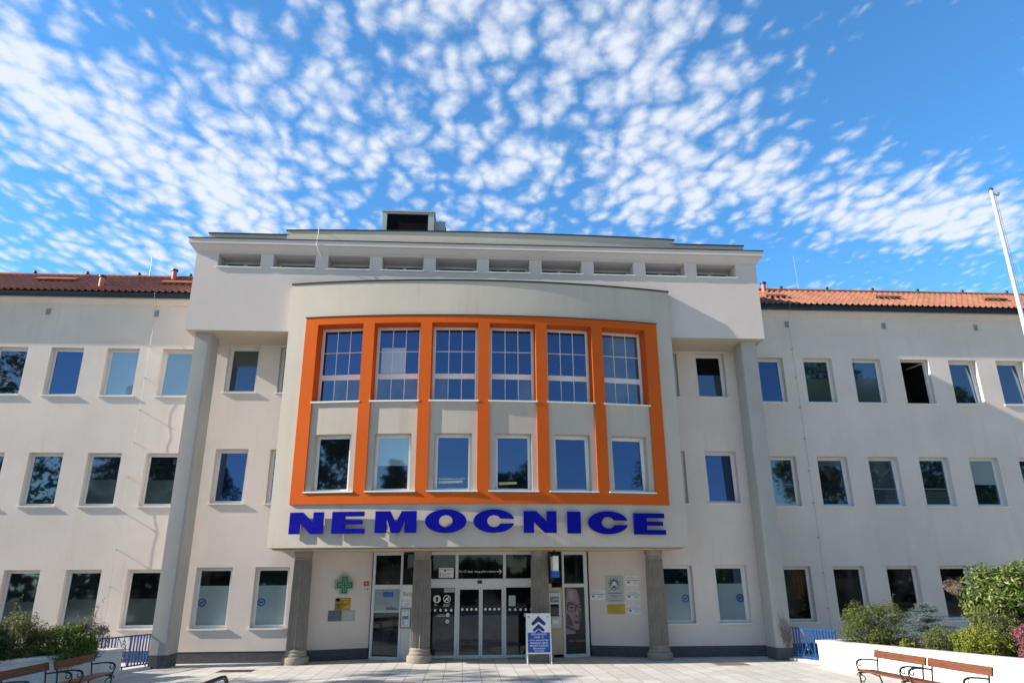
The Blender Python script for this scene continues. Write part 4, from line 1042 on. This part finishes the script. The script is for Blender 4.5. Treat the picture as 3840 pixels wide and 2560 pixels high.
def crown_pts(rnd, c, r, nclump, n, cr, flat=1.0, low=-.6):
    """points on the skins of many small clumps filling an uneven ellipsoid"""
    C = Vector(c); cl = []
    for i in range(nclump):
        while True:
            d = Vector((rnd.gauss(0, 1), rnd.gauss(0, 1), rnd.gauss(0, 1))); d.normalize()
            if d.z > low: break
        k = rnd.uniform(.45, 1.0)**.6
        cl.append((C + Vector((d.x*r[0], d.y*r[1], d.z*r[2]))*k, cr*rnd.uniform(.6, 1.25)))
    out = []
    for i in range(n):
        q, rr = cl[rnd.randrange(nclump)]
        d = Vector((rnd.gauss(0, 1), rnd.gauss(0, 1), rnd.gauss(0, 1))); d.normalize()
        if d.z < -.3 and rnd.random() < .6: d.z = -d.z
        k = rnd.uniform(.55, 1.05)
        out.append((q + Vector((d.x, d.y, d.z*flat))*rr*k, d))
    return out, cl
def stems(cl, base, r, mat, parent, name='stem', every=1, rnd=random.Random(1)):
    mb = MB(); b = Vector(base)
    for i, (q, rr) in enumerate(cl):
        if i % every: continue
        m = b.lerp(q, .5) + Vector((rnd.uniform(-1, 1), rnd.uniform(-1, 1), rnd.uniform(-.3, .6)))*(q - b).length*.1
        mb.tube([b + Vector((rnd.uniform(-r, r), rnd.uniform(-r, r), 0)), m, q], [r, r*.6, r*.22], 5)
    return mb.build(name, mat, parent)
M['bark'] = simple('bark', (.10, .075, .055), .9, .1, 0, .3, 12, .7)
M['twig'] = simple('dry_twig', (.24, .19, .15), .9, .1, 0, .25, 12)
LM = {
 'jun': leafmat('juniper_leaves', [(.05, .085, .025), (.085, .125, .035), (.135, .17, .045), (.20, .19, .04)]),
 'spruce': leafmat('blue_spruce_needles', [(.09, .15, .15), (.17, .25, .25), (.28, .37, .37), (.12, .16, .14)]),
 'laurel': leafmat('broad_green_leaves', [(.055, .105, .02), (.10, .165, .03), (.16, .235, .05), (.23, .29, .08), (.19, .14, .06)], .35),
 'yel': leafmat('yellow_green_leaves', [(.12, .16, .02), (.20, .24, .03), (.30, .32, .05)]),
 'red': leafmat('barberry_leaves', [(.14, .035, .05), (.26, .075, .115), (.38, .16, .21), (.20, .12, .05)]),
 'low': leafmat('low_shrub_leaves', [(.07, .10, .03), (.12, .15, .045), (.18, .17, .06)]),
 'dark': leafmat('dark_green_leaves', [(.025, .055, .018), (.045, .085, .022), (.075, .12, .03)]),
 'mid': leafmat('mid_green_leaves', [(.06, .11, .02), (.12, .19, .03), (.19, .26, .045)]),
 'brn': leafmat('bronze_leaves', [(.11, .10, .035), (.16, .17, .05), (.21, .21, .07), (.09, .13, .035)]),
 'grey': leafmat('grey_green_leaves', [(.16, .16, .13), (.22, .22, .18), (.11, .12, .08)]),
 'con': leafmat('conifer_needles', [(.012, .03, .012), (.022, .05, .018), (.04, .07, .025)]),
 'dec': leafmat('tree_leaves', [(.03, .06, .014), (.055, .10, .022), (.09, .14, .035)]),
 'dry': leafmat('dry_plume', [(.30, .24, .19), (.40, .33, .27), (.24, .17, .13)]),
}
def shrub(name, label, cat, c, r, ncl, n, cr, size, asp, lm, seed, base=None, flat=1., jit=.5, stem_m='bark', low=-.5, group=None, spikes=0):
    rnd = random.Random(seed); base = base or (c[0], c[1], .58)
    e = empty(name, base, label, cat, group)
    pts, cl = crown_pts(rnd, c, r, ncl, n, cr, flat, low)
    if spikes:
        for k in range(spikes):
            q, rr = cl[rnd.randrange(len(cl))]; d = Vector((rnd.gauss(0, .5), rnd.gauss(0, .5), 1)).normalized(); ln = rnd.uniform(.25, .55)
            for i in range(26): pts.append((q + d*ln*i/26 + Vector((rnd.gauss(0, .018), rnd.gauss(0, .018), 0)), d))
            cl.append((q + d*ln, .02))
    leaves(rnd, pts, size, asp, .4, None, jit).build('foliage', LM[lm], e)
    stems(cl, base, .016, M[stem_m], e, 'stems', 3, rnd)
    return e
# right bed, from the railing outwards
shrub('juniper_bush', 'loose green and yellow juniper bush, first from the blue railing in the right bed', 'bush', (11.85, 21.2, 1.0), (1.0, .6, .66), 84, 17000, .27, .034, .30, 'jun', 11, spikes=18, low=-1)
rnd = random.Random(4)
e = empty('blue_spruce', (12.85, 20.3, .58), 'small silvery blue spruce between the juniper and the tall broad-leaved bush', 'conifer')
pts = []; cl = []
for k in range(130):
    h_ = rnd.uniform(.0, 1.0); z = .66 + h_*1.04; ln = (1 - h_)**.8*1.08 + .12; a = rnd.uniform(0, 2*PI)
    d = Vector((cos(a), sin(a), .18 - .25*(1 - h_))); tip = Vector((12.85, 20.3, z)) + d*ln*rnd.uniform(.8, 1.1); cl.append((tip, .05))
    for i in range(130):
        t = rnd.uniform(.15, 1); q = Vector((12.85, 20.3, z)).lerp(tip, t)
        pts.append((q + Vector((rnd.gauss(0, .05), rnd.gauss(0, .05), rnd.gauss(0, .022))), (rnd.gauss(0, .3), rnd.gauss(0, .3), 1)))
leaves(rnd, pts, .026, .28, .6, None, .5).build('foliage', LM['spruce'], e)
mb = MB(); mb.tube([(12.85, 20.3, .55), (12.85, 20.3, 1.68)], [.035, .01], 6)
for q, _ in cl[::2]: mb.tube([(12.85, 20.3, max(.7, q.z - .03)), q], [.012, .004], 4)
mb.build('trunk', M['bark'], e)
shrub('broadleaf_bush', 'tall rounded bush of big bright green leaves at the picture edge', 'bush', (15.35, 20.0, 1.62), (1.48, 1.15, 1.08), 110, 17000, .38, .062, .42, 'laurel', 21, flat=.8, jit=.45, low=-1)
shrub('golden_shrub', 'low bright yellow-green shrub on the white wall before the tall bush', 'shrub', (12.75, 18.1, .86), (.62, .5, .34), 40, 6500, .18, .032, .40, 'yel', 31, low=-1)
shrub('barberry_shrub', 'reddish purple barberry shrub at the picture edge', 'shrub', (13.5, 17.2, .90), (.46, .42, .42), 42, 7000, .17, .028, .45, 'red', 41, spikes=6, low=-1)
shrub('low_shrub', 'low dull green shrub between the blue spruce and the golden shrub', 'shrub', (12.4, 19.0, .80), (.58, .5, .34), 36, 6000, .17, .03, .34, 'low', 51, spikes=6, low=-1)
shrub('small_leafy_plant', 'small pale green plant at the foot of the blue spruce', 'plant', (11.95, 19.9, .72), (.16, .15, .12), 8, 420, .09, .045, .4, 'yel', 61)
shrub('mid_green_shrub', 'mid green shrub in front of the tall broad-leaved bush', 'shrub', (13.8, 18.9, 1.02), (.62, .5, .52), 40, 7000, .2, .034, .36, 'low', 71, low=-1)
e = empty('dry_plume_grass', (15.0, 22.3, .58), 'dry pinkish grass plume sticking out beside the tall bush', 'grass plume')
rnd = random.Random(9); pts = []
for i in range(900):
    t = rnd.random(); a = rnd.uniform(0, 2*PI); r_ = .30*rnd.random()**.6
    pts.append((Vector((15.2 + r_*cos(a)*1.1, 22.3 + .15*sin(a), 2.14 + r_*sin(a)*.75)), (rnd.gauss(0, 1), rnd.gauss(0, 1), rnd.gauss(0, 1))))
leaves(rnd, pts, .04, .14, 0, None, .6).build('plume', LM['dry'], e)
mb = MB()
for k in range(6): mb.tube([(15.6 + rnd.uniform(-.1, .1), 22.3, .58), (15.5 + rnd.uniform(-.1, .1), 22.3, 1.5), (15.25 + rnd.uniform(-.15, .15), 22.3, 2.05)], .006, 4)
mb.build('stalks', M['twig'], e)
e = empty('dry_creeper', (10.35, 23.55, 0), 'dry leafless creeper twigs climbing the right pillar above the blue railing', 'creeper')
mb = MB(); rnd = random.Random(13)
for k in range(26):
    x, z = 10.20 + rnd.uniform(-.1, .15), rnd.uniform(.3, .7); p = [(x, 23.575, z)]
    for i in range(rnd.randrange(4, 9)):
        x += rnd.gauss(0, .06); z += rnd.uniform(.02, .16); x = min(10.46, max(9.98, x)); p.append((x, 23.57 - rnd.uniform(0, .05), z))
    mb.tube(p, .006, 4)
mb.build('twigs', M['twig'], e)
# left bed
shrub('green_shrub', 'dense green shrub nearest the left blue railing with a few bare twigs', 'shrub', (-10.35, 20.5, .86), (.76, .6, .42), 60, 12000, .23, .036, .38, 'mid', 101, spikes=8, low=-1)
shrub('grey_twiggy_shrub', 'greyish twiggy shrub at the right tip of the left bed', 'shrub', (-9.95, 21.1, 1.0), (.40, .35, .48), 34, 4200, .17, .030, .38, 'grey', 102, stem_m='twig', spikes=12, low=-1)
shrub('bronze_shrub', 'bronze green shrub in the middle of the left bed', 'shrub', (-11.15, 19.9, .98), (.72, .6, .56), 56, 11000, .24, .036, .34, 'brn', 103, spikes=10, low=-1)
shrub('dark_green_shrub', 'dark green shrub low behind the left bench', 'shrub', (-11.45, 18.9, .90), (.85, .55, .46), 50, 9000, .22, .036, .36, 'dark', 104, low=-1)
shrub('tall_green_shrub', 'taller green shrub at the left picture edge', 'shrub', (-12.6, 19.6, 1.2), (.8, .6, .74), 60, 11000, .26, .036, .36, 'mid', 105, spikes=8, low=-1)
shrub('golden_shrub', 'yellow-green shrub at the left picture edge before the taller one', 'shrub', (-11.95, 18.1, 1.12), (.62, .5, .56), 44, 8000, .2, .036, .38, 'yel', 106, low=-1)
# ------------------------------------------------------------------ trees outside the frame: they shade the left of the plaza and mirror in the windows
def tree(name, label, base, h, r, zc, rz, ncl, n, cr, size, lm, seed, group):
    rnd = random.Random(seed); e = empty(name, base, label, 'tree', group)
    c = (base[0], base[1], zc)
    pts, cl = crown_pts(rnd, c, (r, r, rz), ncl, n, cr, .75, -.8)
    leaves(rnd, pts, size, .45, .3, None, .55).build('crown', LM[lm], e)
    mb = MB(); b = Vector(base); top = Vector(c) + Vector((0, 0, rz*.5))
    mb.tube([b, b.lerp(top, .4) + Vector((.1, .1, 0)), top], [.28, .19, .05], 10)
    for q, rr in cl[::3]:
        s = b.lerp(top, min(.95, max(.3, (q.z - base[2] - 1)/(top.z - base[2])*.8))); mb.tube([s, s.lerp(q, .5) + Vector((0, 0, .15)), q], [.08, .05, .015], 5)
    mb.build('trunk', M['bark'], e)
def conifer(name, label, base, h, r, seed, n, group, lm='con'):
    rnd = random.Random(seed); e = empty(name, base, label, 'tree', group); pts = []; mb = MB(); b = Vector(base)
    mb.tube([b, b + Vector((0, 0, h*.97))], [.26, .03], 8)
    nb = 120
    for k in range(nb):
        t = .08 + .9*(k/nb) ; z = h*t; ln = r*(1 - t)**.75*rnd.uniform(.6, 1.15) + .25; a = k*2.399 + rnd.uniform(-.3, .3)
        s = b + Vector((0, 0, z)); tip = s + Vector((cos(a)*ln, sin(a)*ln, -.22*ln + .12)); mb.tube([s, s.lerp(tip, .5) + Vector((0, 0, .1*ln)), tip], [.05, .03, .01], 4)
        for i in range(int(n/nb)):
            u = rnd.random()**.7; q = s.lerp(tip, u) + Vector((0, 0, .1*ln*sin(PI*u)))
            w = .10 + .20*ln*(1 - abs(u - .5))*.6
            pts.append((q + Vector((rnd.gauss(0, w), rnd.gauss(0, w), rnd.gauss(0, .10) - .08)), (rnd.gauss(0, .4), rnd.gauss(0, .4), 1)))
    leaves(rnd, pts, .17, .34, .4, None, .55).build('crown', LM[lm], e); mb.build('trunk', M['bark'], e)
GB = 'trees opposite the hospital seen only in its windows'
conifer('spruce_tree', 'tall dark spruce opposite the left wing, mirrored in its middle windows', (-30.5, -14, 0), 20, 5.6, 201, 30000, GB)
tree('pine_tree', 'broad dark pine opposite the bay, mirrored in the first lower bay window', (-24.2, -13, 0), 17.5, 3.9, 10.5, 6.2, 70, 17000, 1.35, .2, 'con', 202, GB)
conifer('spruce_tree', 'shorter spruce mirrored in the second lower bay window', (-12.5, -14, 0), 12.4, 3.6, 203, 15000, GB)
tree('pine_tree', 'short dense pine mirrored in the fourth lower bay window', (7.0, -15, 0), 12, 3.6, 7.6, 3.9, 50, 13000, 1.1, .17, 'con', 204, GB)
conifer('spruce_tree', 'spruce farthest to the left, opposite the end of the wing', (-46, -12, 0), 16, 4.2, 205, 14000, GB)
for i, (x, y, h, r) in enumerate(((35, -14, 24, 5.2), (46.5, -12, 25, 5.6), (57, -9, 23, 5.6), (24.5, -20, 9.5, 4), (-20, -22, 9, 4.5), (66, -4, 15, 5))):
    tree('broadleaf_tree', ('broad leafy tree opposite the right wing, nearest the bay', 'broad leafy tree opposite the middle of the right wing', 'broad leafy tree opposite the far right wing', 'lower leafy tree opposite the bay', 'lower leafy tree behind the short spruce', 'leafy tree at the far right')[i], (x, y, 0), h, r, h*.55, h*.42, 90, 24000, r*.36, .23, 'dec', 300 + i, GB)
GS = 'trees beyond the left picture edge'
tree('broadleaf_tree', 'leafy tree left of the plaza that shades the benches', (-25.5, 16.4, 0), 15, 3.3, 12.3, 2.3, 30, 1300, .8, .20, 'dec', 401, GS)
tree('broadleaf_tree', 'leafy tree left of the plaza nearer the camera', (-24, 13.5, 0), 11.0, 3.4, 7.2, 3.4, 32, 2000, .9, .20, 'dec', 402, GS)
tree('broadleaf_tree', 'smaller leafy tree left of the planter', (-18.5, 15.5, 0), 6.6, 2.2, 4.6, 1.8, 30, 1800, .8, .17, 'dec', 403, GS)

# a far belt of trees and roofs across the square, behind the camera
rnd = random.Random(77); pts = []
for i in range(15000):
    a = rnd.uniform(-1, 1); x = a*120; hh = (7.5 - 4.2*math.exp(-((x - 3)/22)**2)) + 1.6*sin(x*.11) + .9*sin(x*.31 + 2) + .6*sin(x*.77)
    pts.append(((x, -36 + rnd.uniform(-4, 4) + abs(a)**2*22, hh*rnd.random()**.7), (rnd.gauss(0, 1), 1, rnd.gauss(0, 1))))
tag(leaves(rnd, pts, .75, .6, .2, None, .5).build('far_woods', LM['con']), kind='stuff')
# ------------------------------------------------------------------ sun, sky, camera
AZ, EL = 82.8, 28.6
sd = Vector((-sin(rad(AZ))*cos(rad(EL)), -cos(rad(AZ))*cos(rad(EL)), sin(rad(EL))))
sl = bpy.data.lights.new('sun', 'SUN'); sl.energy = 5.0; sl.angle = rad(.53); sl.color = (1.0, .89, .76)
so = bpy.data.objects.new('sun', sl); COL.objects.link(so); so.rotation_euler = sd.to_track_quat('Z', 'Y').to_euler(); so.location = (-60, 0, 40)

W = bpy.data.worlds.new('World'); SC.world = W; W.use_nodes = True
nt = W.node_tree; nt.nodes.clear()
def N(t, **k):
    q = nt.nodes.new(t)
    for a, b in k.items(): setattr(q, a, b)
    return q
def Lk(a, b): nt.links.new(a, b)
def mth(op, a, b=None, c=None):
    q = N('ShaderNodeMath', operation=op)
    for i, v in enumerate((a, b, c)):
        if v is None: continue
        if isinstance(v, (int, float)): q.inputs[i].default_value = v
        else: Lk(v, q.inputs[i])
    return q.outputs[0]
def mrange(v, a, b, c=0., d=1., smooth=True):
    q = N('ShaderNodeMapRange'); q.interpolation_type = 'SMOOTHSTEP' if smooth else 'LINEAR'
    for i, x in enumerate((a, b, c, d)): q.inputs[i + 1].default_value = x
    Lk(v, q.inputs[0]); return q.outputs[0]
sky = N('ShaderNodeTexSky', sky_type='NISHITA'); sky.sun_disc = False; sky.sun_elevation = rad(EL)
sky.sun_rotation = math.atan2(sd.x, sd.y) % (2*PI); sky.air_density = 1.0; sky.dust_density = .3; sky.ozone_density = 2.0; sky.altitude = 300
tc = N('ShaderNodeTexCoord'); sep = N('ShaderNodeSeparateXYZ'); Lk(tc.outputs['Generated'], sep.inputs[0])
zz = mth('MAXIMUM', sep.outputs['Z'], .04)
px = mth('DIVIDE', sep.outputs['X'], zz); py = mth('DIVIDE', sep.outputs['Y'], zz)
cmb = N('ShaderNodeCombineXYZ'); Lk(px, cmb.inputs[0]); Lk(py, cmb.inputs[1])
def noise(scale, det, rough, sc=(1, 1, 1), rot=0., dist=0., off=(0, 0, 0)):
    m = N('ShaderNodeMapping'); m.inputs['Scale'].default_value = sc; m.inputs['Rotation'].default_value = (0, 0, rot); m.inputs['Location'].default_value = off
    Lk(cmb.outputs[0], m.inputs[0]); n = N('ShaderNodeTexNoise'); n.inputs['Scale'].default_value = scale; n.inputs['Detail'].default_value = det; n.inputs['Roughness'].default_value = rough; n.inputs['Distortion'].default_value = dist
    Lk(m.outputs[0], n.inputs['Vector']); return n.outputs['Fac']
def blob(cx, cy, sx, sy, rot=0.):
    """soft patch at a place in the cloud layer"""
    dx = mth('SUBTRACT', px, cx); dy = mth('SUBTRACT', py, cy); c, s = cos(rot), sin(rot)
    u = mth('ADD', mth('MULTIPLY', dx, c/sx), mth('MULTIPLY', dy, s/sx)); v = mth('ADD', mth('MULTIPLY', dx, -s/sy), mth('MULTIPLY', dy, c/sy))
    r = mth('ADD', mth('MULTIPLY', u, u), mth('MULTIPLY', v, v)); return mth('EXPONENT', mth('MULTIPLY', r, -1.))
SKYB = CLOUDS = None
exec_clouds = True
SKYB_ = (.72, .82, .80, 1)  # unseen sky behind the camera, tint added to make facade fill light less blue
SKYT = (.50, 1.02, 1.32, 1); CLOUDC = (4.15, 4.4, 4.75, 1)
def wsum(a, b, w): return mth('ADD', a, mth('MULTIPLY', b, w))
low = noise(2.6, 3, .5, (1, .7, 1))
def nvec(scale, amt):
    n = N('ShaderNodeTexNoise'); n.inputs['Scale'].default_value = scale; n.inputs['Detail'].default_value = 3; Lk(cmb.outputs[0], n.inputs['Vector'])
    q = N('ShaderNodeVectorMath', operation='MULTIPLY_ADD'); Lk(n.outputs['Color'], q.inputs[0]); q.inputs[1].default_value = (amt, amt, 0); Lk(cmb.outputs[0], q.inputs[2]); return q.outputs[0]
def cells(scale, sc, rot):
    m = N('ShaderNodeMapping'); m.inputs['Scale'].default_value = sc; m.inputs['Rotation'].default_value = (0, 0, rot); Lk(nvec(9., .10), m.inputs[0])
    v = N('ShaderNodeTexVoronoi', feature='SMOOTH_F1', voronoi_dimensions='2D'); v.inputs['Scale'].default_value = scale; v.inputs['Smoothness'].default_value = .35; v.inputs['Randomness'].default_value = .95; Lk(m.outputs[0], v.inputs['Vector']); return v.outputs['Distance']
cel = mrange(cells(20., (1., .60, 1), .12), .0, .85, 1., 0., False)
p1 = noise(8.5, 4, .55, (1.0, .50, 1), .1, .3)
p2 = noise(36., 5, .62, (1.0, .75, 1), .2)
puff = wsum(wsum(mth('MULTIPLY', cel, .36), p1, .48), p2, .30)
d = wsum(-.025, mth('SUBTRACT', low, .5), .55)
for (cx, cy, sx, sy, rot, w) in [(-.88, 1.40, .20, .50, -.45, .17), (-.70, 1.70, .12, .40, -.4, .08), (-.60, 1.08, .16, .13, 0, -.16), (-1.0, 2.12, .45, .13, .1, .13), (-1.5, 1.95, .3, .12, .2, -.10), (-.1, 1.40, .55, .35, 0, .05), (.35, 1.15, .25, .12, 0, .06),
        (.45, 1.45, .26, .20, 0, .07), (1.0, 1.70, .55, .18, .25, .13), (1.55, 1.78, .35, .2, .1, .13), (.88, 1.10, .34, .22, .35, -.30), (1.25, 1.33, .34, .14, .35, -.24), (1.35, 2.15, .7, .16, 0, -.26), (.5, 1.93, .35, .1, 0, -.08), (.15, 1.08, .35, .16, 0, .08)]:
    d = wsum(d, blob(cx, cy, sx, sy, rot), w)
front = mrange(sep.outputs['Y'], -.1, .45, -.28, 0.)
hor = mrange(sep.outputs['Z'], .12, .36, -.12, 0.)
val = mth('ADD', mth('ADD', mth('ADD', puff, d), front), hor)
cl = mth('MULTIPLY', mrange(val, .435, .86, 0., 1.), .90)
mixn = N('ShaderNodeMix', data_type='RGBA'); Lk(cl, mixn.inputs[0])
tint = N('ShaderNodeMix', data_type='RGBA', blend_type='MULTIPLY'); tint.inputs[0].default_value = 1.0
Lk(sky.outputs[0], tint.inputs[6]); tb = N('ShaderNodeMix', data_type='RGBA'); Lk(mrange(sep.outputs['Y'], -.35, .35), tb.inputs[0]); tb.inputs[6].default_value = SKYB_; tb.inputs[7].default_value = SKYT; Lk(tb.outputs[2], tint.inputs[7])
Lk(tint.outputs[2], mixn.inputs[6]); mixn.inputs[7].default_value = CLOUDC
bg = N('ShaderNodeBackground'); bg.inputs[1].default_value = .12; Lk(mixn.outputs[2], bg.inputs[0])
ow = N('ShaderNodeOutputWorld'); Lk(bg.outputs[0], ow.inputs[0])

cam = bpy.data.cameras.new('camera'); co = bpy.data.objects.new('camera', cam); COL.objects.link(co); SC.camera = co
f_, p_, y_, r_ = 2649.5, .32669, .06663, -.006077
fw = Vector((sin(y_)*cos(p_), cos(y_)*cos(p_), sin(p_))); rt = Vector((cos(y_), -sin(y_), 0)); upv = rt.cross(fw)
R_ = rt*cos(r_) + upv*sin(r_); U_ = -rt*sin(r_) + upv*cos(r_)
co.matrix_world = Matrix(((R_.x, U_.x, -fw.x, 0), (R_.y, U_.y, -fw.y, 0), (R_.z, U_.z, -fw.z, 2.4), (0, 0, 0, 1)))
cam.sensor_width = 36; cam.lens = f_/3840*36; cam.clip_start = .05; cam.clip_end = 2000
vs = SC.view_settings; vs.view_transform = 'Standard'; vs.look = 'None'; vs.exposure = .85; vs.gamma = 1.; vs.use_curve_mapping = False
SC.render.resolution_x, SC.render.resolution_y = 1024, 682
SC.cycles.use_denoising = True
SC.cycles.max_bounces = 8; SC.cycles.glossy_bounces = 4; SC.cycles.diffuse_bounces = 4
